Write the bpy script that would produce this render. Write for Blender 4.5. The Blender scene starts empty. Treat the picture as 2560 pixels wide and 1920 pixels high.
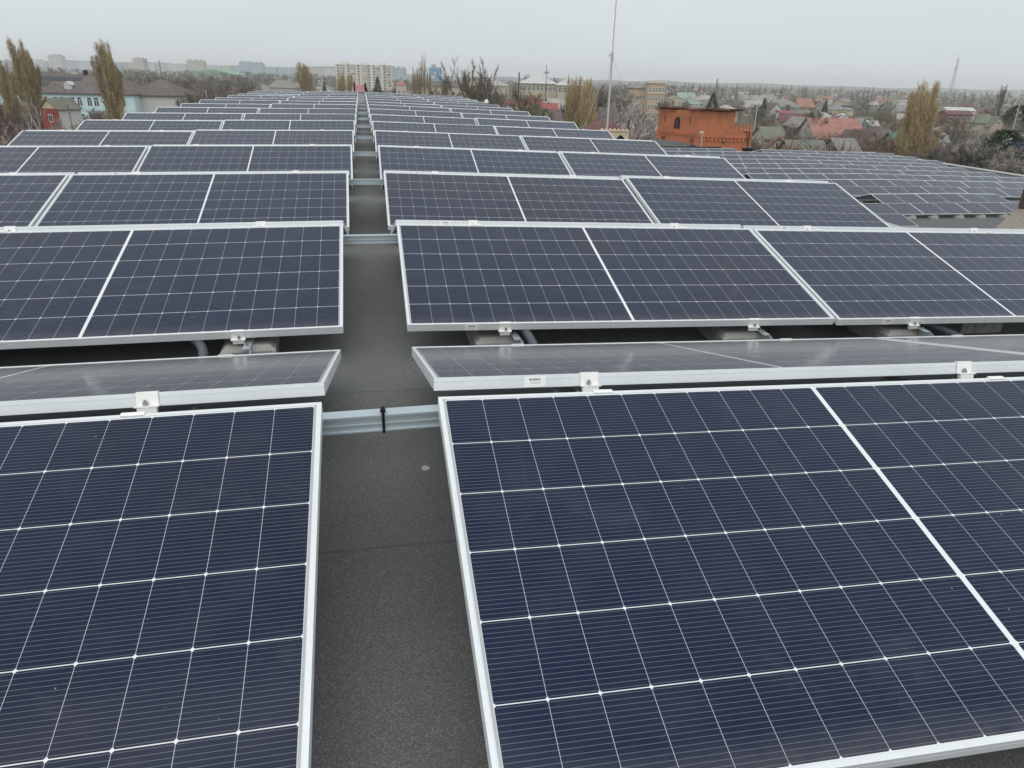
import bpy, math, random
import numpy as np
from mathutils import Vector, Matrix

# ------------------------------------------------------------------ camera, world, light
S = bpy.context.scene
COL = S.collection
F_PX, PITCH, YAW, ROLL = 1779.15, 0.4075, 0.2029, 0.0256
CAM = Vector((-0.004, 0.0, 0.735))
fwd = Vector((math.sin(YAW)*math.cos(PITCH), math.cos(YAW)*math.cos(PITCH), -math.sin(PITCH)))
r0 = Vector((math.cos(YAW), -math.sin(YAW), 0)); u0 = r0.cross(fwd)
RT = r0*math.cos(ROLL) + u0*math.sin(ROLL)
UP = -r0*math.sin(ROLL) + u0*math.cos(ROLL)
cd = bpy.data.cameras.new('camera'); co = bpy.data.objects.new('camera', cd); COL.objects.link(co)
cd.sensor_fit = 'HORIZONTAL'; cd.sensor_width = 36.0; cd.lens = F_PX/2560*36.0
cd.clip_start = 0.05; cd.clip_end = 12000
co.matrix_world = Matrix((( RT.x, UP.x, -fwd.x, CAM.x), (RT.y, UP.y, -fwd.y, CAM.y), (RT.z, UP.z, -fwd.z, CAM.z), (0, 0, 0, 1)))
S.camera = co

SUN_EL, SUN_AZ = math.radians(58), math.radians(-160)
w = bpy.data.worlds.new("World"); S.world = w; w.use_nodes = True
nt = w.node_tree; nt.nodes.clear()
sky = nt.nodes.new('ShaderNodeTexSky'); sky.sky_type = 'NISHITA'; sky.sun_disc = False
sky.sun_elevation = SUN_EL; sky.sun_rotation = SUN_AZ; sky.air_density = 1.0; sky.dust_density = 4.0; sky.ozone_density = 1.0
hs = nt.nodes.new('ShaderNodeHueSaturation'); hs.inputs['Saturation'].default_value = 0.2
mx = nt.nodes.new('ShaderNodeMixRGB'); mx.inputs[0].default_value = 0.82; mx.inputs[2].default_value = (7.35, 7.95, 8.3, 1)
bg = nt.nodes.new('ShaderNodeBackground'); bg.inputs['Strength'].default_value = 0.10
wo = nt.nodes.new('ShaderNodeOutputWorld')
nt.links.new(sky.outputs[0], hs.inputs['Color']); nt.links.new(hs.outputs[0], mx.inputs[1])
tcw = nt.nodes.new('ShaderNodeTexCoord'); mpw = nt.nodes.new('ShaderNodeMapping'); mpw.inputs['Scale'].default_value = (1.6, 1.6, 6.0)
nzw = nt.nodes.new('ShaderNodeTexNoise'); nzw.inputs['Scale'].default_value = 1.5; nzw.inputs['Detail'].default_value = 4
mrw = nt.nodes.new('ShaderNodeMapRange'); mrw.inputs['From Min'].default_value = .3; mrw.inputs['From Max'].default_value = .7; mrw.inputs['To Min'].default_value = .965; mrw.inputs['To Max'].default_value = 1.035
mlw = nt.nodes.new('ShaderNodeVectorMath'); mlw.operation = 'SCALE'
nt.links.new(tcw.outputs['Generated'], mpw.inputs[0]); nt.links.new(mpw.outputs[0], nzw.inputs['Vector']); nt.links.new(nzw.outputs['Fac'], mrw.inputs['Value'])
nt.links.new(mx.outputs[0], mlw.inputs[0]); nt.links.new(mrw.outputs[0], mlw.inputs['Scale']); nt.links.new(mlw.outputs[0], bg.inputs[0]); nt.links.new(bg.outputs[0], wo.inputs[0])
sl = bpy.data.lights.new('sun', 'SUN'); sl.energy = 1.3; sl.angle = math.radians(90); sl.color = (1, 0.97, 0.92)
so = bpy.data.objects.new('sun', sl); COL.objects.link(so)
sd = Vector((math.sin(SUN_AZ)*math.cos(SUN_EL), math.cos(SUN_AZ)*math.cos(SUN_EL), math.sin(SUN_EL)))
so.rotation_euler = sd.to_track_quat('Z', 'Y').to_euler()
S.view_settings.view_transform = 'Standard'; S.view_settings.look = 'None'
S.view_settings.exposure = 0.1; S.view_settings.gamma = 1.0
S.render.engine = 'CYCLES'
S.cycles.use_denoising = True
S.cycles.max_bounces = 6; S.cycles.diffuse_bounces = 3; S.cycles.glossy_bounces = 3; S.cycles.volume_bounces = 3
S.cycles.use_adaptive_sampling = True; S.cycles.adaptive_threshold = 0.01
random.seed(5)
RNG = random.Random(11)

# ------------------------------------------------------------------ picture-to-place helpers
G = -13.5                                     # street level (camera eye 14.2 m above it)
def ray(x, y): return fwd + RT*((x-1280)/F_PX) + UP*((960-y)/F_PX)
def at(x, y, d): return CAM + ray(x, y)*d     # point seen at pixel (x, y) at depth d
def horizon(x): return 159.1 + x*0.02559
def depth_for(x, y, h):                       # depth at which something h tall has its top at (x, y)
    rz = ray(x, y).z
    return (G + h - CAM.z)/rz if rz < -1e-4 else None

# ------------------------------------------------------------------ tagging
def tag(o, label=None, cat=None, group=None, kind=None):
    if label: o['label'] = label
    if cat: o['category'] = cat
    if group: o['group'] = group
    if kind: o['kind'] = kind
    return o
def empty(name, M):
    o = bpy.data.objects.new(name, None); o.empty_display_size = 0.2; COL.objects.link(o)
    o.matrix_world = M if isinstance(M, Matrix) else Matrix.Translation(M)
    return o
KIDS = {}
def link(name, me, parent=None, M=None):
    o = bpy.data.objects.new(name, me); COL.objects.link(o)
    if parent is not None:
        o.parent = parent; KIDS.setdefault(parent.name, []).append(o)
    if M is not None:
        if parent is not None: o.matrix_local = M
        else: o.matrix_world = M
    return o
def copy_tree(o, parent=None, M=None):
    c = o.copy(); COL.objects.link(c)
    if parent is not None:
        c.parent = parent; KIDS.setdefault(parent.name, []).append(c)
    if M is not None: c.matrix_world = M
    for ch in KIDS.get(o.name, []): copy_tree(ch, c)
    return c

class MB:
    """collects faces and builds one mesh"""
    def __init__(s): s.v = []; s.f = []; s.m = []; s.uv = None
    def face(s, pts, mi=0):
        n = len(s.v); s.v += [tuple(p) for p in pts]; s.f.append(tuple(range(n, n+len(pts)))); s.m.append(mi)
    def box(s, x0, x1, y0, y1, z0, z1, mi=0, M=None):
        P = [Vector(p) for p in ((x0,y0,z0),(x1,y0,z0),(x1,y1,z0),(x0,y1,z0),(x0,y0,z1),(x1,y0,z1),(x1,y1,z1),(x0,y1,z1))]
        if M is not None: P = [M @ p for p in P]
        n = len(s.v); s.v += [tuple(p) for p in P]
        for q in ((3,2,1,0),(4,5,6,7),(0,1,5,4),(1,2,6,5),(2,3,7,6),(3,0,4,7)):
            s.f.append(tuple(n+i for i in q)); s.m.append(mi)
    def prism(s, poly, y0, y1, mi=0, M=None, axis='y'):
        """poly: (a, b) outline counter-clockwise; swept along the axis"""
        def mk(a, b, t):
            p = Vector((a, t, b)) if axis == 'y' else (Vector((t, a, b)) if axis == 'x' else Vector((a, b, t)))
            return tuple(M @ p) if M is not None else tuple(p)
        n = len(s.v); k = len(poly)
        s.v += [mk(a, b, y0) for a, b in poly] + [mk(a, b, y1) for a, b in poly]
        s.f.append(tuple(range(n, n+k))); s.m.append(mi)
        s.f.append(tuple(range(n+2*k-1, n+k-1, -1))); s.m.append(mi)
        for i in range(k):
            j = (i+1) % k
            s.f.append((n+i, n+k+i, n+k+j, n+j)); s.m.append(mi)
    def tube(s, pts, rad, sides=6, mi=0, caps=True):
        n = len(s.v); k = len(pts); pts = [Vector(p) for p in pts]
        if not hasattr(rad, '__len__'): rad = [rad]*k
        for i, p in enumerate(pts):
            d = (pts[min(i+1, k-1)] - pts[max(i-1, 0)]).normalized()
            a = d.cross(Vector((0, 0, 1)) if abs(d.z) < .9 else Vector((1, 0, 0))).normalized(); b = d.cross(a)
            for q in range(sides):
                t = 2*math.pi*q/sides
                s.v.append(tuple(p + (a*math.cos(t) + b*math.sin(t))*rad[i]))
        for i in range(k-1):
            for q in range(sides):
                q2 = (q+1) % sides
                s.f.append((n+i*sides+q, n+i*sides+q2, n+(i+1)*sides+q2, n+(i+1)*sides+q)); s.m.append(mi)
        if caps:
            s.f.append(tuple(n+q for q in range(sides-1, -1, -1))); s.m.append(mi)
            s.f.append(tuple(n+(k-1)*sides+q for q in range(sides))); s.m.append(mi)
    def mesh(s, name, mats, smooth=False):
        me = bpy.data.meshes.new(name); me.from_pydata(s.v, [], s.f)
        for m in (mats if isinstance(mats, (list, tuple)) else [mats]): me.materials.append(m)
        me.polygons.foreach_set('material_index', s.m)
        if smooth: me.polygons.foreach_set('use_smooth', [True]*len(s.f))
        me.update(); return me
    def build(s, name, mats, parent=None, M=None, smooth=False):
        return link(name, s.mesh(name, mats, smooth), parent, M)

# ------------------------------------------------------------------ materials
class NT:
    def __init__(s, name):
        s.mat = bpy.data.materials.new(name); s.mat.use_nodes = True; s.t = s.mat.node_tree
        s.b = s.t.nodes['Principled BSDF']
    def n(s, t, **k):
        o = s.t.nodes.new(t)
        for a, v in k.items(): setattr(o, a, v)
        return o
    def set(s, sock, v):
        if isinstance(v, bpy.types.NodeSocket): s.t.links.new(v, sock)
        elif v is not None: sock.default_value = v
    def m(s, op, a, b=None, c=None):
        o = s.n('ShaderNodeMath', operation=op)
        s.set(o.inputs[0], a)
        if b is not None: s.set(o.inputs[1], b)
        if c is not None: s.set(o.inputs[2], c)
        return o.outputs[0]
    def mix(s, f, a, b, mode='MIX'):
        o = s.n('ShaderNodeMixRGB', blend_type=mode)
        s.set(o.inputs[0], f); s.set(o.inputs[1], c4(a)); s.set(o.inputs[2], c4(b)); return o.outputs[0]
    def noise(s, scale, detail=3, vec=None, rough=.55, dist=0):
        o = s.n('ShaderNodeTexNoise'); o.inputs['Scale'].default_value = scale; o.inputs['Detail'].default_value = detail
        o.inputs['Roughness'].default_value = rough; o.inputs['Distortion'].default_value = dist
        if vec is not None: s.t.links.new(vec, o.inputs['Vector'])
        return o.outputs['Fac']
    def ramp(s, f, stops):
        o = s.n('ShaderNodeValToRGB'); e = o.color_ramp.elements
        while len(e) < len(stops): e.new(.5)
        for q, (p, c) in zip(e, stops): q.position = p; q.color = c4(c)
        s.t.links.new(f, o.inputs[0]); return o.outputs[0]
    def coord(s, which='Object'): return s.n('ShaderNodeTexCoord').outputs[which]
    def bump(s, h, dist=.01, strength=.5):
        o = s.n('ShaderNodeBump'); o.inputs['Distance'].default_value = dist; o.inputs['Strength'].default_value = strength
        s.t.links.new(h, o.inputs['Height']); s.t.links.new(o.outputs[0], s.b.inputs['Normal'])
    def fin(s, color, rough=.7, metal=0.0, spec=.5, ior=None):
        s.set(s.b.inputs['Base Color'], c4(color)); s.set(s.b.inputs['Roughness'], rough); s.set(s.b.inputs['Metallic'], metal)
        s.b.inputs['Specular IOR Level'].default_value = spec
        if ior: s.b.inputs['IOR'].default_value = ior
        return s.mat
def c4(c):
    if isinstance(c, bpy.types.NodeSocket): return c
    if isinstance(c, (int, float)): return (c, c, c, 1)
    return tuple(c) if len(c) == 4 else (c[0], c[1], c[2], 1)

def flat(name, c, rough=.7, metal=0., var=.18, scale=3., spec=.4, fine=0.):
    """a plain material with uneven tone"""
    t = NT(name); co_ = t.coord()
    n1 = t.noise(scale, 5, co_)
    col = t.mix(n1, tuple(x*(1-var) for x in c), tuple(min(1, x*(1+var)) for x in c))
    if fine: col = t.mix(fine, col, t.ramp(t.noise(scale*25, 2, co_), [(.3, tuple(x*.6 for x in c)), (.7, tuple(min(1, x*1.3) for x in c))]))
    return t.fin(col, rough, metal, spec)

PL, PW = 2.072, 0.969                         # module length and width
CU, CV = 0.092, 0.1573                        # half-cell pitch along and across
def cell_material():
    t = NT('solar_cells'); uvn = t.n('ShaderNodeUVMap'); uvn.uv_map = 'UVMap'
    sp = t.n('ShaderNodeSeparateXYZ'); t.t.links.new(uvn.outputs[0], sp.inputs[0])
    u, v = sp.outputs[0], sp.outputs[1]
    a = t.m('SUBTRACT', t.m('ABSOLUTE', t.m('SUBTRACT', u, PL/2)), 0.0064)
    b = t.m('SUBTRACT', v, (PW - 6*CV)/2)
    def dist(x, p):                           # distance to the nearest multiple of p
        fr = t.m('FRACT', t.m('DIVIDE', x, p))
        return t.m('MULTIPLY', t.m('MINIMUM', fr, t.m('SUBTRACT', 1.0, fr)), p)
    da, db = dist(a, CU), dist(b, CV)
    la = t.m('LESS_THAN', da, 0.0005)
    lb = t.m('LESS_THAN', db, 0.00095)
    dia = t.m('LESS_THAN', t.m('ADD', da, db), 0.0047)
    out = t.m('MAXIMUM', t.m('LESS_THAN', a, 0.0), t.m('GREATER_THAN', a, 11*CU))
    out = t.m('MAXIMUM', out, t.m('MAXIMUM', t.m('LESS_THAN', b, 0.0), t.m('GREATER_THAN', b, 6*CV)))
    white = t.m('MAXIMUM', t.m('MAXIMUM', lb, dia), out)
    bb = dist(t.m('ADD', b, CV/32), CV/16)
    bus = t.m('LESS_THAN', bb, 0.00045)
    # tone differs a little from cell to cell and from module to module
    cx = t.n('ShaderNodeCombineXYZ')
    t.t.links.new(t.m('FLOOR', t.m('DIVIDE', u, CU)), cx.inputs[0]); t.t.links.new(t.m('FLOOR', t.m('DIVIDE', b, CV)), cx.inputs[1])
    oi = t.n('ShaderNodeObjectInfo'); t.t.links.new(t.m('MULTIPLY', oi.outputs['Random'], 97.0), cx.inputs[2])
    wn = t.n('ShaderNodeTexWhiteNoise'); wn.noise_dimensions = '3D'; t.t.links.new(cx.outputs[0], wn.inputs['Vector'])
    ue = t.m('MINIMUM', u, t.m('SUBTRACT', PL, u))
    edge = t.m('MULTIPLY', t.m('LESS_THAN', ue, .0172), t.m('GREATER_THAN', ue, .0118))
    va = t.n('ShaderNodeVectorMath', operation='ADD'); t.t.links.new(t.coord(), va.inputs[0])
    rx = t.n('ShaderNodeCombineXYZ'); t.t.links.new(t.m('MULTIPLY', oi.outputs['Random'], 61.0), rx.inputs[0]); t.t.links.new(t.m('MULTIPLY', oi.outputs['Random'], 23.0), rx.inputs[1])
    t.t.links.new(rx.outputs[0], va.inputs[1]); oc = va.outputs[0]
    big = t.noise(1.6, 2, oc)
    f = t.m('MULTIPLY_ADD', wn.outputs['Value'], 0.16, t.m('MULTIPLY_ADD', oi.outputs['Random'], 0.42, t.m('MULTIPLY', big, 0.5)))
    cell = t.ramp(f, [(.2, (.0026, .0088, .040)), (.6, (.0032, .0088, .034)), (1.0, (.0064, .0094, .024))])
    grain = t.noise(420, 2, oc)
    cell = t.mix(t.m('MULTIPLY', grain, .25), cell, (.022, .032, .062))
    # dried dust and a few specks and droppings
    dust = t.ramp(t.noise(9, 5, oc), [(.45, 0), (.8, 1)])
    cell = t.mix(t.m('MULTIPLY', dust, .022), cell, (.5, .48, .44))
    low = t.m('MULTIPLY', t.m('SMOOTH_MIN', 1.0, t.m('MAXIMUM', 0.0, t.m('MULTIPLY', t.m('SUBTRACT', v, PW-.075), 14.0)), .2), t.noise(22, 4, oc))
    cell = t.mix(t.m('MULTIPLY', low, .30), cell, (.30, .285, .25))
    drip = t.ramp(t.noise(3.2, 6, oc, .7, 1.2), [(.56, 0), (.66, 1)])
    cell = t.mix(t.m('MULTIPLY', drip, .018), cell, (.6, .58, .54))
    vo = t.n('ShaderNodeTexVoronoi'); vo.inputs['Scale'].default_value = 34; t.t.links.new(oc, vo.inputs['Vector'])
    sc = t.n('ShaderNodeSeparateXYZ'); t.t.links.new(vo.outputs['Color'], sc.inputs[0])
    speck = t.m('MULTIPLY', t.m('LESS_THAN', vo.outputs['Distance'], t.m('MULTIPLY', sc.outputs[1], .07)), t.m('GREATER_THAN', sc.outputs[0], .86))
    cell = t.mix(t.m('MULTIPLY', speck, .4), cell, (.5, .5, .48))
    c = t.mix(t.m('MULTIPLY', bus, .75), cell, (.165, .18, .205))
    c = t.mix(t.m('MULTIPLY', la, .9), c, (.50, .52, .54))
    c = t.mix(white, c, t.mix(edge, (.72, .74, .75), (.40, .42, .43)))
    rg = t.m('MULTIPLY_ADD', t.noise(14, 3, oc), .10, .07)
    t.b.inputs['Sheen Weight'].default_value = .42; t.b.inputs['Sheen Roughness'].default_value = .22; t.b.inputs['Sheen Tint'].default_value = (.90, .92, .86, 1)
    return t.fin(c, rg, 0, .26, 1.5)

M = {}
M['cells'] = cell_material()
M['alu'] = flat('anodised_aluminium', (.72, .75, .765), .42, .15, .10, 3.5, fine=.10)
M['clampmetal'] = flat('bare_aluminium', (.86, .85, .83), .45, .12, .1, 40)
M['steel'] = flat('galvanised_steel', (.50, .57, .60), .45, .55, .18, 14, fine=.25)
M['bolt'] = flat('bolt_steel', (.35, .35, .35), .4, .8, .1)
M['sticker'] = flat('sticker_paper', (.86, .86, .85), .6, 0, .03)
M['ink'] = flat('black_ink', (.05, .05, .055), .6, 0, .1)
M['rubber'] = flat('grey_plastic_pipe', (.085, .095, .11), .45, 0, .15, 20)
M['black'] = flat('black_plastic', (.012, .012, .013), .4, 0, .1)
M['cableyg'] = flat('yellow_green_cable', (.42, .33, .04), .5, 0, .2, 30)
M['backsheet'] = flat('white_backsheet', (.62, .63, .63), .7)
def concrete(name, c):
    t = NT(name); oc = t.coord()
    col = t.ramp(t.noise(9, 6, oc), [(.3, tuple(x*.72 for x in c)), (.55, c), (.75, tuple(x*1.2 for x in c))])
    vo = t.n('ShaderNodeTexVoronoi'); vo.inputs['Scale'].default_value = 60; t.t.links.new(oc, vo.inputs['Vector'])
    col = t.mix(t.m('MULTIPLY', t.m('LESS_THAN', vo.outputs['Distance'], .16), .5), col, tuple(x*.45 for x in c))
    t.bump(t.noise(60, 4, oc), .004, .6)
    return t.fin(col, .9, 0, .2)
M['concrete'] = concrete('ballast_concrete', (.33, .33, .31))
M['slab'] = concrete('weathered_concrete_slab', (.27, .24, .195))
def felt():
    t = NT('mineral_roofing_felt'); oc = t.coord(); gp = t.n('ShaderNodeNewGeometry').outputs['Position']
    sp = t.n('ShaderNodeSeparateXYZ'); t.t.links.new(gp, sp.inputs[0])
    patch = t.noise(.9, 4, gp)
    col = t.ramp(patch, [(.28, (.112, .112, .108)), (.5, (.143, .145, .141)), (.74, (.185, .19, .186))])
    vo = t.n('ShaderNodeTexVoronoi'); vo.inputs['Scale'].default_value = 430; t.t.links.new(gp, vo.inputs['Vector'])
    sc = t.n('ShaderNodeSeparateXYZ'); t.t.links.new(vo.outputs['Color'], sc.inputs[0])
    col = t.mix(1.0, col, t.ramp(sc.outputs[0], [(0, .68), (.55, .92), (.85, 1.2), (1, 1.75)]), 'MULTIPLY')
    # sheet laps run across the walkway
    yw = t.m('ADD', sp.outputs[1], t.m('MULTIPLY', t.noise(2.2, 3, gp), .05))
    fr = t.m('FRACT', t.m('DIVIDE', t.m('SUBTRACT', yw, 1.62), 1.02))
    seam = t.m('LESS_THAN', fr, .012)
    col = t.mix(t.m('MULTIPLY', seam, .38), col, (.06, .06, .06))
    pale = t.m('LESS_THAN', t.m('ABSOLUTE', t.m('SUBTRACT', fr, .035)), .022)
    col = t.mix(t.m('MULTIPLY', pale, .22), col, (.15, .155, .15))
    # one pale paint spot
    dx = t.m('DIVIDE', t.m('SUBTRACT', sp.outputs[0], .131), .013); dy = t.m('DIVIDE', t.m('SUBTRACT', sp.outputs[1], 2.0), .017)
    rr = t.m('ADD', t.m('MULTIPLY', dx, dx), t.m('MULTIPLY', dy, dy))
    spot = t.m('LESS_THAN', t.m('ADD', rr, t.m('MULTIPLY', t.noise(95, 4, gp), 1.6)), 1.75)
    col = t.mix(t.m('MULTIPLY', spot, .85), col, (.60, .60, .57))
    t.bump(sc.outputs[1], .003, .6)
    return t.fin(col, .78, 0, .45)
M['felt'] = felt()
M['felt_lower'] = flat('grey_roofing_felt', (.105, .112, .11), .75, 0, .3, 1.2, fine=.3)
M['kerbmetal'] = flat('pale_flashing', (.42, .43, .41), .5, .2, .2, 2)
def brick(name, c1, c2, mortar, scale=5.0):
    t = NT(name); oc = t.coord()
    bt = t.n('ShaderNodeTexBrick'); bt.inputs['Scale'].default_value = scale
    mp = t.n('ShaderNodeMapping'); mp.inputs['Rotation'].default_value = (math.radians(90), 0, 0)
    t.t.links.new(oc, mp.inputs[0]); t.t.links.new(mp.outputs[0], bt.inputs['Vector'])
    bt.inputs['Color1'].default_value = c4(c1); bt.inputs['Color2'].default_value = c4(c2); bt.inputs['Mortar'].default_value = c4(mortar)
    bt.inputs['Mortar Size'].default_value = .012
    col = t.mix(t.m('MULTIPLY', t.m('GREATER_THAN', t.noise(.8, 6, oc), .52), .45), bt.outputs[0], (c1[0]*.55, c1[1]*.72, c1[2]*.9))
    return t.fin(col, .9, 0, .2)
M['orange_brick'] = brick('orange_brick', (.56, .185, .085), (.44, .14, .065), (.38, .21, .14))
M['red_brick'] = brick('dark_red_brick', (.26, .06, .045), (.20, .045, .035), (.22, .12, .1))
WALLS = {'white': (.56, .55, .52), 'cream': (.62, .53, .38), 'grey': (.40, .39, .37), 'pale_blue': (.56, .76, .80), 'pink': (.46, .36, .32),
         'beige': (.50, .44, .35), 'turquoise': (.20, .40, .42), 'pale_yellow': (.52, .43, .25), 'redwall': (.25, .055, .045), 'lightgrey': (.52, .51, .49),
         'peach': (.50, .38, .28), 'brownwall': (.22, .12, .09), 'block': (.66, .60, .52), 'black_wall': (.02, .02, .022), 'greywhite': (.48, .47, .45)}
for k_, c_ in WALLS.items(): M['w_'+k_] = flat('plaster_'+k_, c_, .9, 0, .16, .9, .2, fine=.15)
ROOFS = {'brown': (.13, .085, .075), 'slate': (.23, .22, .205), 'pale': (.36, .345, .315), 'red': (.33, .085, .085), 'maroon': (.145, .062, .062), 'orange': (.34, .165, .135),
         'green': (.09, .17, .14), 'darkgrey': (.10, .10, .10), 'greenpale': (.27, .34, .30), 'blue': (.05, .07, .12), 'moss': (.16, .165, .13), 'umber': (.125, .10, .095), 'whiteroof': (.50, .50, .48), 'stadium': (.20, .36, .25), 'dullpink': (.34, .17, .17)}
def roofmat(name, c):
    t = NT(name); oc = t.coord()
    wv = t.n('ShaderNodeTexWave'); wv.inputs['Scale'].default_value = 2.2; wv.inputs['Distortion'].default_value = 0; t.t.links.new(oc, wv.inputs[0])
    col = t.ramp(t.noise(.9, 6, oc), [(.25, tuple(x*.6 for x in c)), (.5, c), (.75, tuple(min(1, x*1.35) for x in c))])
    vp = t.noise(.35, 4, oc); col = t.mix(t.m('MULTIPLY', t.m('GREATER_THAN', vp, .56), .45), col, tuple(.5*x+.11 for x in c))
    col = t.mix(.25, col, t.mix(wv.outputs['Fac'], tuple(x*.7 for x in c), tuple(min(1, x*1.2) for x in c)))
    return t.fin(col, .75, 0, .3)
for k_, c_ in ROOFS.items(): M['r_'+k_] = roofmat('roofing_'+k_, c_)
M['glass'] = flat('window_glass', (.035, .04, .045), .12, 0, .3, .6, .6)
M['frame'] = flat('white_window_frame', (.72, .72, .70), .6)
M['rust'] = flat('rusty_steel', (.20, .075, .035), .85, .1, .5, 5, fine=.4)
M['darkrust'] = flat('dark_brown_paint', (.075, .05, .04), .7, .1, .4, 5, fine=.3)
M['mast'] = flat('grey_painted_mast', (.55, .52, .49), .55, .2, .1)
M['lattice'] = flat('grey_lattice_steel', (.50, .51, .53), .6, .3, .1)
M['pipe'] = flat('dark_iron_pipe', (.05, .05, .052), .6, .2, .2)
M['asphalt'] = flat('asphalt', (.05, .05, .05), .9, 0, .2, 1)
def ground_mat():
    t = NT('spring_ground'); gp = t.n('ShaderNodeNewGeometry').outputs['Position']
    col = t.ramp(t.noise(.035, 6, gp), [(.3, (.10, .09, .06)), (.48, (.14, .125, .09)), (.6, (.085, .10, .05)), (.78, (.17, .15, .12))])
    col = t.mix(t.m('MULTIPLY', t.noise(.6, 4, gp), .5), col, (.07, .06, .045))
    return t.fin(col, .95, 0, .15)
M['ground'] = ground_mat()
def plant(name, a, b, c=None, sc=1.1):
    t = NT(name); oc = t.coord(); oi = t.n('ShaderNodeObjectInfo')
    f = t.m('MULTIPLY_ADD', t.noise(sc, 4, oc), .75, t.m('MULTIPLY', oi.outputs['Random'], .28))
    return t.fin(t.ramp(f, [(.25, a), (.75, b)]), .85, 0, .2)
M['pop1'] = plant('poplar_catkins_light', (0.345, 0.259, 0.127), (0.575, 0.46, 0.253))
M['pop2'] = plant('poplar_twigs_brown', (0.204, 0.15, 0.078), (0.372, 0.282, 0.15))
M['pop3'] = plant('poplar_twigs_dark', (0.13, 0.098, 0.058), (0.247, 0.182, 0.111))
M['bark'] = plant('grey_bark', (0.078, 0.065, 0.055), (0.169, 0.143, 0.124), sc=3)
M['birchbark'] = plant('pale_birch_bark', (.30, .27, .24), (.55, .51, .46), sc=3)
M['tw_grey'] = plant('grey_twigs', (0.106, 0.098, 0.087), (0.237, 0.218, 0.193))
M['tw_brown'] = plant('brown_twigs', (0.082, 0.062, 0.051), (0.184, 0.144, 0.116))
M['tw_red'] = plant('reddish_twigs', (0.098, 0.052, 0.044), (0.196, 0.115, 0.098))
M['tw_olive'] = plant('olive_buds', (0.12, 0.114, 0.054), (0.264, 0.252, 0.12))
M['tw_pale'] = plant('pale_blossom', (0.325, 0.273, 0.247), (0.585, 0.507, 0.468))
M['conif'] = plant('conifer_needles', (.012, .030, .020), (.03, .065, .045))
M['pine'] = plant('pine_needles', (.025, .045, .018), (.06, .09, .035))
M['juniper'] = plant('juniper_needles', (0.039, 0.043, 0.034), (0.098, 0.101, 0.081))

# ------------------------------------------------------------------ the building underfoot and the lower roof beside it
Y0, ROWP, TILT, GR = 1.622, 2.2644, 0.2676, 0.1217
SL, SR, GAPX = 0.0076, 0.026, 0.142
ROOFZ = -0.42
def building(name, label, cat, M_=None): return tag(empty(name, M_ or Vector((0, 0, 0))), label, cat)
main = building('main_building', 'long flat-roofed building underfoot, dark bitumen felt roof with a bare walkway between panels', 'building', Vector((0, 15, G)))
def roof_sheet(x0, x1, xr, y0, y1, zr, sl, sr, thick, org):
    b = MB(); zz = lambda x: zr - (sr*(x-xr) if x > xr else sl*(xr-x))
    poly = [(x0, zz(x0)-thick), (x1, zz(x1)-thick), (x1, zz(x1)), (xr, zr), (x0, zz(x0))]
    b.prism([(a, z) for a, z in poly], y0, y1, 0, Matrix.Translation(-Vector(org)))
    return b
ORG = (0, 15, G)
roof_sheet(-5.0, 5.0, 0, -6, 35.2, ROOFZ, SL, SR, .25, ORG).build('roof', M['felt'], main)
b = MB(); b.box(-4.8, 4.8, -5.8-15, 35.0-15, 0, ROOFZ-.36-G); b.build('wall', M['w_lightgrey'], main)
b = MB()
for x in (-4.93, 4.93):
    s_ = SL if x < 0 else SR
    b.box(x-.09, x+.09, -6-15, 35.2-15, ROOFZ-s_*4.93-.02-G, ROOFZ-s_*4.93+.05-G)
b.build('edge_flashing', M['kerbmetal'], main)

LZ, LX, LS = -3.86, 24.92, 0.022                # lower roof: ridge height, ridge line, fall to the right
low = building('lower_building', 'lower flat-roofed wing on the right, grey felt roof carrying many panel rows', 'building', Vector((20, 20, G)))
ORG2 = (20, 20, G)
roof_sheet(5.4, 37.9, LX, -8, 49.6, LZ, .004, LS, .3, ORG2).build('roof', M['felt_lower'], low)
b = MB(); b.box(5.6-20, 37.6-20, -7.8-20, 49.3-20, 0, LZ-.6-G); b.build('wall', M['w_beige'], low)
b = MB(); zp = LZ-LS*(37.75-LX)-G
b.box(37.6-20, 37.95-20, -8-20, 49.6-20, zp-.1, zp+.22); b.box(37.5-20, 38.05-20, -8-20, 49.6-20, zp+.22, zp+.27)
b.build('parapet', M['kerbmetal'], low)
b = MB(); b.box(5.4-20, 37.45-20, 49.4-20, 49.6-20, LZ-.35-G, LZ+.06-G)
b.build('parapet', M['kerbmetal'], low)

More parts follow.
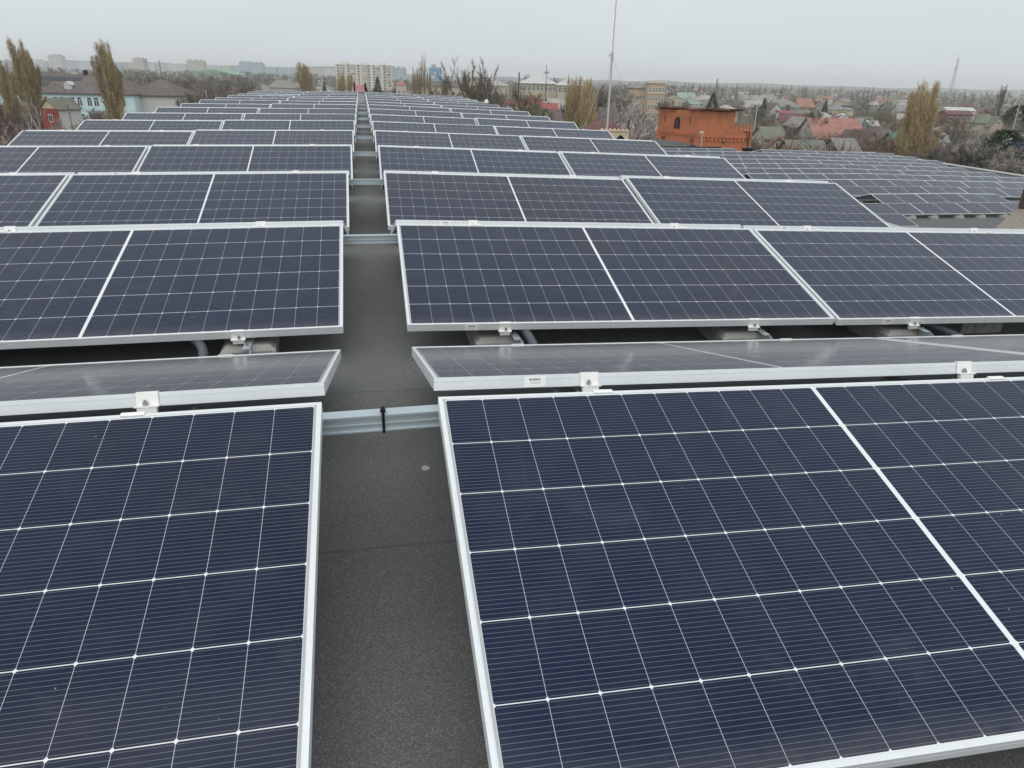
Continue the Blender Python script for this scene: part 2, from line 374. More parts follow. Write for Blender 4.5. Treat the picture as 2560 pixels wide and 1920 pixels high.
# ------------------------------------------------------------------ solar modules
FH = 0.034                                     # frame height
def frame_mesh():
    b = MB(); lip, t = .0095, .0018
    for (x0, x1, y0, y1, side) in ((0, PL, -lip, 0, 'n'), (0, PL, -PW, -PW+lip, 's'), (0, lip, -PW+lip, -lip, 'w'), (PL-lip, PL, -PW+lip, -lip, 'e')):
        # web with a shallow groove below the lip
        g = .0016
        if side in 'ns':
            ya, yb = (y0+g, y1-g) if True else (y0, y1)
            b.box(x0, x1, y0, y1, -.011, 0); b.box(x0+g, x1-g, ya, yb, -.014, -.011); b.box(x0, x1, y0, y1, -FH, -.014)
        else:
            b.box(x0, x1, y0, y1, -.011, 0); b.box(x0+g, x1-g, y0, y1, -.014, -.011); b.box(x0, x1, y0, y1, -FH, -.014)
    return b.mesh('module_frame', M['alu'])
def glass_mesh():
    b = MB(); i = .0090
    b.face([(i, -PW+i, -.0022), (PL-i, -PW+i, -.0022), (PL-i, -i, -.0022), (i, -i, -.0022)], 0)
    b.face([(i, -i, -.0062), (PL-i, -i, -.0062), (PL-i, -PW+i, -.0062), (i, -PW+i, -.0062)], 1)
    me = b.mesh('module_glass', [M['cells'], M['backsheet']])
    uv = me.uv_layers.new(name='UVMap')
    for lp in me.loops:
        p = me.vertices[lp.vertex_index].co; uv.data[lp.index].uv = (p.x, -p.y)
    return me
def clamp_mesh(side):
    """end clamp gripping the frame edge; side +1 = ridge edge (y=0), -1 = valley edge"""
    b = MB(); w_ = .026
    def bx(x0, x1, a0, a1, z0, z1):
        y = sorted((a0*side, a1*side)); b.box(x0, x1, y[0], y[1], z0, z1)
    bx(-w_, w_, -.009, .0035, .0006, .0032)         # lip over the frame
    bx(-w_, w_, .0012, .0038, -.030, .0006)         # plate on the frame's side
    bx(-w_-.003, w_+.003, .0012, .020, -.0335, -.030)  # foot flange
    bx(-w_+.003, w_-.003, .004, .017, -.052, -.0335)   # rail nut under it
    return b.mesh('clamp', M['clampmetal'])
def bolt_mesh(side):
    b = MB(); Mx = Matrix.Translation((.004, .0105*side, -.024))
    hexa = [(math.cos(i*math.pi/3)*.0062, math.sin(i*math.pi/3)*.0062) for i in range(6)]
    b.prism(hexa, -.006, .003, 0, Mx, axis='z'); b.tube([Mx @ Vector((0, 0, .003)), Mx @ Vector((0, 0, .008))], .0034, 6)
    return b.mesh('bolt', M['bolt'])
def sticker_mesh(side):
    b = MB(); y0, y1 = sorted((.0006*side, .0014*side)); b.box(-.030, .030, y0, y1, -.0325, -.0035); return b.mesh('sticker', M['sticker'])
def barcode_mesh(side):
    b = MB(); y0, y1 = sorted((.0014*side, .0017*side)); x = -.016; q = random.Random(3)
    while x < .016:
        w_ = q.choice((.0005, .0005, .001, .0015)); b.box(x, x+w_, y0, y1, -.0150, -.0085); x += w_ + q.choice((.0005, .0008, .0012))
    x = -.015
    while x < .012:                                 # a row of tiny unreadable digits
        b.box(x, x+.0011, y0, y1, -.0222, -.0202); x += .0019
    return b.mesh('barcode', M['ink'])
FRAME, GLASS = frame_mesh(), glass_mesh()
CL = {1: clamp_mesh(1), -1: clamp_mesh(-1)}; BO = {1: bolt_mesh(1), -1: bolt_mesh(-1)}
ST = {1: sticker_mesh(1), -1: sticker_mesh(-1)}; BC = {1: barcode_mesh(1), -1: barcode_mesh(-1)}
def new_module(level):
    r = empty('solar_panel', Matrix.Identity(4))
    link('frame', FRAME, r); link('glass', GLASS, r)
    if level >= 1:
        for sd_ in ((1,) if level == 1 else (1, -1)):
            for x in (.43, PL-.43):
                c_ = link('clamp', CL[sd_], r, Matrix.Translation((x, -PW if sd_ < 0 else 0, 0)))
                if level >= 2: link('bolt', BO[sd_], c_)
    return r
def add_sticker(r, side):
    x, y = (.28, -PW) if side < 0 else (PL-.275, 0)
    s_ = link('sticker', ST[side], r, Matrix.Translation((x, y, 0))); link('barcode', BC[side], s_)
PROTO = {}
def frame_from(ex, ey, p):
    ex = ex.normalized(); ey = (ey - ex*ey.dot(ex)).normalized(); ez = ex.cross(ey)
    return Matrix(((ex.x, ey.x, ez.x, p.x), (ex.y, ey.y, ez.y, p.y), (ex.z, ey.z, ez.z, p.z), (0, 0, 0, 1)))
ORD = ['first', 'second', 'third', 'fourth', 'fifth', 'sixth', 'seventh', 'eighth', 'ninth', 'tenth', 'eleventh', 'twelfth', 'thirteenth', 'fourteenth', 'fifteenth']
def place_module(level, M_, label, group, sticker=0):
    key = (level, sticker)
    if key not in PROTO:
        o = new_module(level)
        if sticker: add_sticker(o, sticker)
        PROTO[key] = o; o.matrix_world = M_
    else: o = copy_tree(PROTO[key], None, M_)
    return tag(o, label, 'solar panel', group)
NROW = 15
for row in range(NROW):
    yt = Y0 + ROWP*row
    for side in (1, -1):
        s_ = SR if side > 0 else -SL
        ex = Vector((1, 0, -s_)).normalized()
        for k in range(2):
            u_in = GAPX + k*(PL+.022)
            x0 = u_in if side > 0 else -(u_in+PL)
            dz = 0.0 if side > 0 else -.009
            zz = lambda x: -s_*x + dz
            dy = 0.0 if side > 0 else .024
            jit = RNG.uniform(-.007, .007) if row else 0
            jt = RNG.gauss(0, .0055) if row > 1 else 0; jx = RNG.gauss(0, .0022) if row > 1 else 0
            rw = 'nearest row' if row == 0 else ORD[row]+' row' if row < NROW-1 else 'last far row'
            pos = {(1, 0): 'inner right of walkway', (1, 1): 'outer right of walkway', (-1, 0): 'inner left of walkway', (-1, 1): 'outer left of walkway'}[(side, k)]
            lev = 2 if row < 3 else 1
            # facing the camera
            Mf = frame_from((ex+Vector((0, 0, jx))), Vector((0, math.cos(TILT+jt), math.sin(TILT+jt))), Vector((x0+RNG.uniform(-.004, .004)*(row > 0), yt+dy, zz(x0)+jit)))
            place_module(lev, Mf, f'panel tilted toward camera, {rw}, {pos}', 'solar panels on the near roof tilted toward the camera', -1 if row < 3 else 0)
            # facing away: its origin is its right end
            x1 = x0+PL
            Mb = frame_from(-ex, Vector((0, -math.cos(TILT), math.sin(TILT))), Vector((x1, yt+dy+GR, zz(x1)+jit)))
            place_module(lev, Mb, f'panel tilted away from camera, {rw}, {pos}', 'solar panels on the near roof tilted away from the camera', 1 if row < 3 else 0)
# lower roof, columns of 2.08 m from x = 18.72
LY0, LPX = 24.88, 2.08
lrows = [('Z', -2, -2), ('A', -1, 2), ('B', 0, 2), ('C', -1, 4), ('D', -1, 5), ('E', -1, 6), ('F', -1, 6), ('G', -1, 6), ('H', -1, 6), ('I', -1, 7), ('J', -1, 7), ('K', -1, 7)]
for ri, (nm, k0, k1) in enumerate(lrows):
    yt = LY0 + (ri-1)*2.262
    n = k1-k0+1
    for k in range(k0, k1+1):
        if nm == 'K' and k == 2: continue
        x0 = 20.80 + LPX*k
        if x0 >= LX-.1: x0 = LX + (k-2)*(PL+.012)
        s_ = LS if x0 >= LX-.1 else 0.0
        ex = Vector((1, 0, -s_)).normalized()
        z0 = -3.44 - s_*(x0-LX) + RNG.uniform(-.008, .008)
        rw = 'nearest row' if ri == 0 else ('far row' if ri == len(lrows)-1 else ORD[ri]+' row')
        cl = 'only panel' if n == 1 else ('leftmost in view' if k == k0 else ('right end panel' if k == k1 else ORD[k-k0]+' from the left'))
        Mf = frame_from(ex, Vector((0, math.cos(TILT), math.sin(TILT))), Vector((x0, yt, z0)))
        place_module(0, Mf, f'panel on the lower right roof, {rw}, {cl}', 'solar panels on the lower right roof')
        if ri >= 4 or nm == 'B':
            x1 = x0+PL
            Mb = frame_from(-ex, Vector((0, -math.cos(TILT), math.sin(TILT))), Vector((x1, yt+GR, z0-s_*PL)))
            place_module(0, Mb, f'away-tilted panel on lower right roof, back of {rw}, {cl}', 'solar panels tilted away on the lower right roof')

# ------------------------------------------------------------------ mounting rails, brackets, blocks, pipes
def rail_mesh(x0, x1):
    b = MB(); prof = [(0, -.040), (.042, -.040), (.042, 0), (0, 0), (0, .0025), (-.004, .0025), (-.004, -.004), (0, -.004), (0, -.021), (-.0025, -.021), (-.0025, -.024), (0, -.024)]
    xs = [x0, -.16, .16, x1]; k = len(prof)
    for x in xs: b.v += [(x, y, z) for y, z in prof]
    for i in range(3):
        for j in range(k): j2 = (j+1) % k; b.f.append((i*k+j, (i+1)*k+j, (i+1)*k+j2, i*k+j2)); b.m.append(0)
    b.f.append(tuple(range(k-1, -1, -1))); b.m.append(0); b.f.append(tuple(range(3*k, 4*k))); b.m.append(0)
    b.box(x0, -.16, -.006, 0, -.042, -.039); b.box(-.16, .16, -.006, 0, -.042, -.039)
    b.v = [(x, y, z - max(0, abs(x)-.16)*(SR if x > 0 else SL)) for x, y, z in b.v]
    return b.mesh('mounting_rail', M['steel'])
RM = rail_mesh(-4.25, 4.25); rail0 = None
for row in range(NROW):
    o = link('mounting_rail', RM) if rail0 is None else rail0.copy()
    if rail0 is None: rail0 = o
    else: COL.objects.link(o)
    zr = -.066 if row == 0 else -.074
    o.matrix_world = Matrix.Translation((0, Y0+ROWP*row+.043, zr)) @ Matrix.Rotation(-.012 if row == 0 else 0, 4, 'Y')
    tag(o, 'galvanised steel rail across the walkway ' + ('nearest the camera, with a black cable tie' if row == 0 else f'at the {ORD[row]} panel row'), 'rail', 'steel rails crossing the walkway')
b = MB(); zt = -.066
for (y0, y1, z0, z1) in ((.036, .039, -.112, -.060), (.036, .088, -.0636, -.0610), (.0855, .088, -.112, -.0625), (.036, .088, -.114, -.112)):
    b.box(-.0035, .0035, Y0+y0, Y0+y1, z0, z1)
b.box(-.007, .007, Y0+.050, Y0+.066, -.061, -.053); b.box(-.0025, .0025, Y0+.045, Y0+.05, -.061, -.043)
tie = b.build('cable_tie', M['black'], None, Matrix.Translation((.005, 0, 0)))
tag(tie, 'black plastic cable tie wrapped around the nearest cross rail', 'cable tie')

def block_mesh(seed, wx=.215, wy=.30, wz=.088):
    q = random.Random(seed); b = MB(); ch = .022
    x, y = wx/2, wy/2
    rings = [(0, 0, 0), (0, 0, wz-ch), (ch, ch, wz)]
    pts = []
    for (dx, dy, z) in rings:
        for (sx, sy) in ((-1, -1), (1, -1), (1, 1), (-1, 1)):
            pts.append((sx*(x-dx)+q.uniform(-.006, .006), sy*(y-dy)+q.uniform(-.006, .006), z))
    for k in range(2):
        for i in range(4):
            j = (i+1) % 4; b.face([pts[k*4+i], pts[k*4+j], pts[k*4+4+j], pts[k*4+4+i]])
    b.face(pts[8:12]); b.face(pts[3::-1])
    return b.mesh('ballast_block', M['concrete'])
BM = [block_mesh(i) for i in range(3)]
VY = Y0 + ROWP - PW*math.cos(TILT)               # valley edge of the second row
wher = {(1, .43): 'under the first clamp right of the walkway', (1, PL-.43): 'under the second clamp right of the walkway', (1, PL+.022+.43): 'under the third clamp right of the walkway', (1, 2*PL+.022-.43): 'under the fourth clamp right of the walkway',
        (-1, .43): 'under the first clamp left of the walkway', (-1, PL-.43): 'under the second clamp left of the walkway'}
bi = 0
for (side, u_), tx in wher.items():
    s_ = SR if side > 0 else SL
    x = side*(GAPX+u_); z = ROOFZ - s_*abs(x) + .001
    o = link('ballast_block', BM[bi % 3], None, Matrix.Translation((x - .03*side, VY+.165, z)) @ Matrix.Rotation(RNG.uniform(-.06, .06), 4, 'Z'))
    tag(o, f'grey concrete ballast block in the valley {tx}', 'concrete block', 'concrete ballast blocks'); bi += 1
    # bracket: folded galvanised foot with gusset carrying the clamp
    r = empty('mounting_bracket', Matrix.Translation((x+.055, VY-.03, z)))
    tag(r, f'galvanised folded steel bracket in the valley {tx}', 'bracket', 'steel mounting brackets in the valley')
    zt = -PW*math.sin(TILT) - FH - z - s_*abs(x) - .02
    b = MB(); b.box(-.002, .002, -.02, .30, .0, zt-.01); b.box(-.028, .002, -.02, .30, zt-.010, zt-.006)
    b.build('web', M['steel'], r)
    b = MB(); b.prism([(-.30, .0), (-.02, .0), (-.02, zt-.012)], .003, .0055, 0, None, 'x'); b.box(.003, .04, -.30, -.02, .0, .003); b.build('gusset', M['steel'], r)
    b = MB()
    for k in range(2): b.tube([(-.012, .02+.03*k, zt-.006), (-.012, .02+.03*k, zt+.004)], .005, 6)
    b.build('bolt', M['bolt'], r)
# brackets seen in the nearest ridge gap
for (side, u_), tx in wher.items():
    s_ = SR if side > 0 else SL
    x = side*(GAPX+u_); z = -s_*abs(x)
    r = empty('ridge_bracket', Matrix.Translation((x+.02, Y0, z-.05)))
    tag(r, f'pale galvanised bracket in the nearest ridge gap {tx}', 'bracket', 'steel brackets in the ridge gap')
    b = MB(); b.box(-.055, -.051, .012, .115, -.03, .004); b.box(-.055, .0, .012, .10, -.034, -.030); b.build('angle', M['steel'], r)
    b = MB(); b.box(.0, .05, .030, .033, -.03, .010); b.box(.0, .05, .030, .07, .0072, .010); b.build('tab', M['steel'], r)
    b = MB()
    for (x0, x1, y0, y1, z0, z1) in ((-.035, -.033, .10, .45, -.04, .0), (.013, .015, .10, .45, -.04, .0), (-.035, .015, .10, .45, -.001, .001)): b.box(x0, x1, y0, y1, z0-.01, z1-.01)
    b.build('channel', M['clampmetal'], r, Matrix.Rotation(-TILT, 4, 'X'))
def pipe(name, pts, rad, label, mat='rubber', rings=True, cat='pipe', group='grey corrugated cable pipes'):
    P = []
    for i in range(len(pts)-1):
        for k in range(10):
            t = k/10; p0, p1, p2, p3 = [Vector(pts[max(0, min(len(pts)-1, i+d))]) for d in (-1, 0, 1, 2)]
            P.append(.5*((2*p1)+(p2-p0)*t+(2*p0-5*p1+4*p2-p3)*t*t+(3*p1-p0-3*p2+p3)*t**3))
    P.append(Vector(pts[-1]))
    R_ = [rad*(1.0 if (i % 2 == 0 or not rings) else .9) for i in range(len(P))]
    b = MB(); b.tube(P, R_, 10); return tag(b.build(name, M[mat], None, None, True), label, cat, group)
z = ROOFZ
pipe('cable_pipe', [(-.95, VY+.36, z+.10), (-.80, VY+.13, z+.115), (-.715, VY+.02, z+.09), (-.70, VY-.09, z+.0)], .021, 'thick grey cable pipe bending down beside the left ballast block', rings=True)
pipe('cable_pipe', [(.62, VY+.22, z+.12), (.655, VY+.06, z+.11), (.685, VY-.04, z+.065), (.71, VY-.14, z+.0)], .021, 'grey cable pipe sloping down over the nearest right ballast block')
pipe('cable_pipe', [(2.74, VY+.20, z+.02), (2.80, VY+.12, z+.03), (2.90, VY+.06, z+.0), (3.02, VY+.02, z-.05)], .019, 'ribbed grey cable pipe running right beside the third clamp')
pipe('earth_cable', [(.37, Y0+.30, -.16), (.42, Y0+.20, -.20), (.50, Y0+.16, -.225), (.58, Y0+.19, -.21), (.68, Y0+.30, -.15)], .0035, 'yellow-green earthing cable sagging in the ridge gap', 'cableyg', False, 'cable', None)
pipe('panel_cable', [(-1.05, Y0+.20, -.20), (-.95, Y0+.13, -.235), (-.80, Y0+.10, -.21), (-.70, Y0+.18, -.16)], .004, 'black panel cable sagging in the ridge gap left of the walkway', 'black', False, 'cable', None)
pipe('panel_cable', [(1.25, Y0+.24, -.18), (1.36, Y0+.14, -.23), (1.52, Y0+.11, -.225), (1.66, Y0+.2, -.17)], .004, 'black panel cable sagging in the ridge gap right of the walkway', 'black', False, 'cable', None)
# far right ballast block with ribbed face
b = MB(); b.box(-.13, .13, -.1, .1, 0, .085)
for i in range(4): b.box(-.10+.055*i, -.092+.055*i, -.103, -.1, .004, .081)
tag(b.build('ribbed_block', M['concrete'], None, Matrix.Translation((3.28, VY+.30, ROOFZ-SR*3.3+.001))), 'ribbed concrete block under the outer right panel', 'concrete block', 'concrete ballast blocks')
# feet of the nearest lower row
fm = MB(); fm.tube([(0, 0, 0), (0, 0, .09)], [.2, .17], 14); fm.box(-.02, .16, -.03, .03, .09, .13); fm.box(.12, .16, -.06, -.02, .06, .2)
fme = fm.mesh('concrete_pad', M['concrete'])
for i, x in enumerate((20.28, 21.25, 22.39, 23.35, 24.4)):
    o = link('concrete_pad', fme, None, Matrix.Translation((x, 23.98, LZ-.01)))
    tag(o, f'round concrete foot under the nearest lower panel row, {ORD[i]} from the left', 'concrete foot', 'concrete feet under the lower panels')
for i, (x, y) in enumerate(((19.3, 27.0), (19.9, 26.7), (20.4, 26.45))):
    o = link('concrete_pad', fme, None, Matrix.Translation((x, y, LZ)))
    tag(o, f'round concrete foot in the dark gap of the second lower row, {ORD[i]} from the left', 'concrete foot', 'concrete feet in the gap')
# concrete cap and dark post at the right edge of the picture
vs = empty('ventilation_shaft', Vector((17.6, 16.9, LZ))); tag(vs, 'ventilation shaft with weathered concrete cap and brown post at the right edge', 'ventilation shaft')
d1 = Vector((2.9, 2.4, 0)).normalized(); d2 = Vector((d1.y, -d1.x, 0)); o_ = Vector((15.75, 15.55, 0))
Ms = Matrix(((d1.x, d2.x, 0, o_.x-17.6), (d1.y, d2.y, 0, o_.y-16.9), (0, 0, 1, 0), (0, 0, 0, 1)))
b = MB()
b.box(-.6, 4.2, -.02, .62, 1.26, 1.36, 0, Ms); b.box(-.6, 4.2, .65, 1.6, 1.23, 1.33, 0, Ms)
b.build('cap', M['slab'], vs)
b = MB(); b.box(.0, 4.0, .12, 1.5, 0.0, 1.23, 0, Ms); b.build('shaft_wall', M['w_grey'], vs)
b = MB(); b.box(4.08, 4.22, -.0, 1.5, 1.36, 3.4, 0, Ms); b.build('post', M['darkrust'], vs)
b = MB(); b.box(4.03, 4.08, .22, .9, 1.75, 2.35, 0, Ms); b.build('rust_plate', M['rust'], vs)

# ------------------------------------------------------------------ ground, far hills
b = MB(); b.box(-4300, 5200, -300, 5200, G-.3, G); tag(b.build('ground', M['ground']), kind='structure')
M['farwood'] = plant('far_woods', (0.06, 0.056, 0.05), (0.12, 0.112, 0.1), sc=.01)
def hills():
    b = MB(); q = random.Random(4)
    for (pa, pb, d, h0, h1) in ((-500, 900, 2700, 24, 34), (850, 1700, 3300, 6, 16), (1650, 3100, 3400, 6, 14)):
        n = 40; prev = None
        for i in range(n+1):
            px = pa+(pb-pa)*i/n; c = at(px, horizon(px), d); h = h0+(h1-h0)*(.5+.5*math.sin(i*.7)*math.cos(i*.31+1))
            f = at(px, horizon(px), d-500); bk = at(px, horizon(px), d+500)
            cur = [(f.x, f.y, G-.2), (c.x, c.y, G+h), (bk.x, bk.y, G-.2)]
            if prev: b.face([prev[0], cur[0], cur[1], prev[1]]); b.face([prev[1], cur[1], cur[2], prev[2]])
            prev = cur
    return b
tag(hills().build('hills', M['farwood'], None, None, True), kind='structure')

# ------------------------------------------------------------------ trees: a few grown kinds, then copies
def tri(b, p, d, L, w_, mi, q):
    """one long thin leaf-sized face"""
    s_ = d.cross(Vector((q.uniform(-1, 1), q.uniform(-1, 1), q.uniform(-1, 1)))).normalized()*w_
    n = len(b.v); e = p + d*L
    b.v += [tuple(p-s_), tuple(p+s_), tuple(e)]; b.f.append((n, n+1, n+2)); b.m.append(mi)
def poplar(seed, h=18., rad=2.6, n=5200, bare=0.0, fingers=26, mats=('pop1', 'pop2', 'pop3')):
    """columnar poplar: steep limbs, catkin-laden twigs in upright tufts"""
    q = random.Random(seed); tr = MB(); cr = MB()
    tr.tube([(0, 0, 0), (.1, 0, h*.3), (-.05, .1, h*.62), (0, 0, h*.93)], [.30, .22, .13, .03], 6)
    prof = lambda t: rad*min(1.0, .55+2.2*t)*(1.0 if t < .62 else max(.42, 1.0-(t-.66)*1.5))
    F_ = []
    for i in range(fingers):
        a = i*2.4+q.uniform(-.4, .4); top = h*(q.uniform(.80, 1.0) if i < fingers*.35 else q.uniform(.30, .86)); z0 = max(.02*h, top-q.uniform(.26, .44)*h)
        rr = prof(top/h)*q.uniform(.4, 1.12)
        p0 = Vector((0, 0, z0)); p1 = Vector((math.cos(a)*rr*.9, math.sin(a)*rr*.85, z0+(top-z0)*.40)); p2 = Vector((math.cos(a)*rr, math.sin(a)*rr, top))
        tr.tube([p0, p1, p2], [.08, .05, .015], 4); F_.append((p0, p1, p2, q.random()))
    for i in range(n):
        p0, p1, p2, sh = q.choice(F_); t = q.random()**.7
        p = p0*(1-t)**2 + p1*2*t*(1-t) + p2*t*t
        sp_ = (.13+.34*(1-t))*rad/2.0
        p = p + Vector((q.gauss(0, sp_), q.gauss(0, sp_), q.gauss(0, .3)))
        o = Vector((p.x, p.y, 0))*.10 + Vector((q.gauss(0, .18), q.gauss(0, .18), 1))
        mi = 0 if sh+q.gauss(0, .25) > .62 else (1 if sh+q.gauss(0, .3) > .2 else 2)
        tri(cr, p, o.normalized(), q.uniform(.3, .85), q.uniform(.02, .045)*(1-bare*.5), mi, q)
    return tr.mesh('poplar_trunk', M['bark']), cr.mesh('poplar_crown', [M[m] for m in mats])
def baretree(seed, h=10., spread=.42, lim=7, twn=4200, upright=.5, tw='tw_grey', tw2='tw_brown', bark='bark', trunk_r=.12, low=.22, dens=1.0, tlen=.9):
    q = random.Random(seed); tr = MB(); cr = MB(); ends = []
    def grow(p, d, L, r, lev):
        k = 3; pts = [p]; rd = [r]; cur = p; dd = d
        for i in range(k):
            dd = (dd + Vector((q.gauss(0, .16), q.gauss(0, .16), q.gauss(.05, .1)))).normalized()
            cur = cur + dd*(L/k); pts.append(cur); rd.append(r*(1-.22*(i+1)))
        tr.tube(pts, rd, 5 if lev == 0 else (4 if lev == 1 else 3), 0, False)
        if lev >= 3 or L < h*.05: ends.append((pts[1], pts[-1], dd)); return
        if lev >= 1: ends.append((pts[1], pts[-1], dd))
        nb = lim if lev == 0 else q.randint(3, 4)
        for i in range(nb):
            t = q.uniform(.35, 1) if lev else q.uniform(.30, 1.0)
            bp = pts[0].lerp(pts[-1], t) if lev == 0 else pts[min(k, 1+int(t*k))]
            az = q.uniform(0, 6.283)
            o = Vector((math.cos(az), math.sin(az), upright*q.uniform(.6, 1.8)))
            nd = (dd*.45 + o.normalized()*(spread*2)).normalized()
            grow(bp, nd, L*q.uniform(.50, .72), rd[1]*.55, lev+1)
        if lev < 2: grow(pts[-1], dd, L*.62, rd[-1]*.9, lev+1)
    grow(Vector((0, 0, 0)), Vector((q.gauss(0, .05), q.gauss(0, .05), 1)), h*.42, trunk_r, 0)
    zmax = max(e[1].z for e in ends); sc = (h*.92)/zmax
    for i in range(int(twn*dens)):
        a, e, d = q.choice(ends); p = a.lerp(e, q.random())
        o = (d*.7 + Vector((q.gauss(0, .5), q.gauss(0, .5), q.gauss(.25, .45)))).normalized()
        tri(cr, p, o, q.uniform(.3, .9)*tlen*h/10, q.uniform(.008, .018)*h/10*1.3, 0 if q.random() < .6 else 1, q)
    for bb in (tr, cr): bb.v = [(x*sc, y*sc, z*sc) for x, y, z in bb.v]
    return tr.mesh('tree_trunk', M[bark]), cr.mesh('tree_crown', [M[tw], M[tw2]])
def shrub(seed, h=3., w_=3.6, n=1500, tw='tw_brown', tw2='tw_grey'):
    q = random.Random(seed); tr = MB(); cr = MB()
    for i in range(9):
        a = q.uniform(0, 6.283); r = q.uniform(.2, .5)*w_
        p2 = Vector((math.cos(a)*r, math.sin(a)*r, h*q.uniform(.6, .95)))
        tr.tube([(math.cos(a)*.1, math.sin(a)*.1, 0), (p2.x*.4, p2.y*.4, h*.4), p2], [.06, .04, .012], 3, 0, False)
        for k in range(n//9):
            t = q.uniform(.1, 1); p = Vector((p2.x*t*.9, p2.y*t*.9, h*t*.8)) + Vector((q.gauss(0, .09*w_), q.gauss(0, .09*w_), q.gauss(0, .09*h)))
            p.z = max(.05, p.z)
            tri(cr, p, (Vector((p.x*.25, p.y*.25, .9)) + Vector((q.gauss(0, .5), q.gauss(0, .5), q.gauss(0, .4)))).normalized(), q.uniform(.3, .8)*h/3, q.uniform(.014, .03)*h/3, 0 if q.random() < .6 else 1, q)
    if tw == 'juniper': cr.m = [0 if q.random() < .78 else 1 for _ in cr.m]
    return tr.mesh('shrub_stems', M['bark']), cr.mesh('shrub_crown', [M[tw], M[tw2]])
def conifer(seed, h=9., r=2.2, n=2600, mat='conif', rounded=False):
    q = random.Random(seed); tr = MB(); cr = MB()
    tr.tube([(0, 0, 0), (0, 0, h*.95)], [.18, .03], 6)
    for i in range(n):
        t = 1-q.random()**.6 if not rounded else q.random()
        lay = (t*11) % 1.0
        R_ = (r*(1-t)*(.72+.38*(1-lay)) + .06) if not rounded else r*math.sqrt(max(.02, 1-(2*t-.9)**2*.85))*q.uniform(.75, 1.1)
        a = q.uniform(0, 6.283)
        a += .25*math.sin(a*5+t*30)
        rr = R_*q.uniform(.45, 1)
        z = h*(.06+.93*t) if not rounded else h*(.12+.86*t)
        p = Vector((math.cos(a)*rr, math.sin(a)*rr, z))
        o = Vector((math.cos(a), math.sin(a), q.uniform(-.45, .1) if not rounded else q.uniform(-.2, .9)))
        tri(cr, p - o*.15, o.normalized(), q.uniform(.3, .7)*r/2.2, q.uniform(.05, .11), 0, q)
    return tr.mesh('conifer_trunk', M['bark']), cr.mesh('conifer_crown', M[mat])

def forked(seed, h=17., limbs=8, tw='tw_grey', tw2='tw_brown', twn=9000):
    q = random.Random(seed); tr = MB(); cr = MB(); segs = []
    def limb(p, d, L, r, lev):
        n = 5; pts = [p]; rd = [r]; dd = d
        for i in range(n):
            dd = (dd + Vector((q.gauss(0, .12), q.gauss(0, .12), .10 if lev else .05))).normalized()
            pts.append(pts[-1] + dd*(L/n)); rd.append(max(.012, r*(1-.85*(i+1)/n)))
        tr.tube(pts, rd, 5 if lev == 0 else 3, 0, False)
        for i in range(1, n): segs.append((pts[i], pts[i+1], dd, lev))
        if lev < 2:
            for k in range(8 if lev == 0 else 5):
                i = q.randint(1, n-1) if lev == 0 else q.randint(1, n-1)
                a = q.uniform(0, 6.283); o = Vector((math.cos(a), math.sin(a), .7)).normalized()
                limb(pts[i].lerp(pts[i+1], q.random()), ((pts[i+1]-pts[i]).normalized()*.8+o*.65).normalized(), L*q.uniform(.26, .46), rd[i]*.5, lev+1)
    tr.tube([(0, 0, 0), (.05, 0, h*.10), (.1, .05, h*.2)], [.36, .30, .26], 7)
    for k in range(limbs):
        a = k*6.283/limbs+q.uniform(-.5, .5); sl = q.uniform(.3, 1.0)
        limb(Vector((.06, .03, h*q.uniform(.08, .22))), Vector((math.cos(a)*sl, math.sin(a)*sl, 1)).normalized(), h*q.uniform(.62, .8)*(1-.25*sl), .17, 0)
    top = max(e[1].z for e in segs); sc = h/top*.985
    for i in range(twn):
        a, e, d, lev = q.choice(segs)
        if lev == 0 and q.random() < .7: continue
        p = a.lerp(e, q.random()); o = (d + Vector((q.gauss(0, .45), q.gauss(0, .45), q.gauss(.2, .3)))).normalized()
        tri(cr, p, o, q.uniform(.4, 1.2), q.uniform(.015, .028), 0 if q.random() < .6 else 1, q)
    for bb in (tr, cr): bb.v = [(x*sc, y*sc, z*sc) for x, y, z in bb.v]
    return tr.mesh('tree_trunk', M['bark']), cr.mesh('tree_crown', [M[tw], M[tw2]])
KIND = {}
def reg(key, name, h, maker): KIND[key] = (name, h, maker)
reg('poplar0', 'poplar_tree', 18, lambda: poplar(1, n=12000))
reg('poplar1', 'poplar_tree', 18, lambda: poplar(2, rad=2.4, n=12000, fingers=26))
reg('poplar2', 'poplar_tree', 18, lambda: poplar(3, rad=2.9, n=16000, fingers=36, mats=('pop1', 'pop1', 'pop2')))
reg('poplar3', 'poplar_tree', 18, lambda: poplar(7, rad=1.9, n=3400, bare=.6, fingers=15))
reg('greypoplar', 'poplar_tree', 18, lambda: poplar(9, rad=2.2, n=5200, fingers=24, mats=('tw_grey', 'tw_olive', 'tw_brown')))
reg('fargrey', 'poplar_tree', 18, lambda: poplar(19, rad=1.9, n=1300, fingers=14, mats=('tw_grey', 'tw_grey', 'tw_brown')))
reg('bare0', 'bare_tree', 10, lambda: baretree(21))
reg('bare1', 'bare_tree', 10, lambda: baretree(22, tw='tw_brown', tw2='tw_grey', spread=.36, upright=.8))
reg('bare2', 'bare_tree', 10, lambda: baretree(23, tw='tw_red', tw2='tw_brown', spread=.45))
reg('bare3', 'bare_tree', 10, lambda: baretree(24, tw='tw_olive', tw2='tw_grey', spread=.40))
reg('bare4', 'bare_tree', 10, lambda: baretree(25, tw='tw_grey', tw2='tw_pale', spread=.45, upright=.3))
reg('bigbare0', 'bare_tree', 17, lambda: forked(31)); reg('bigbare1', 'bare_tree', 17, lambda: forked(34, limbs=6, tw='tw_brown', tw2='tw_olive'))
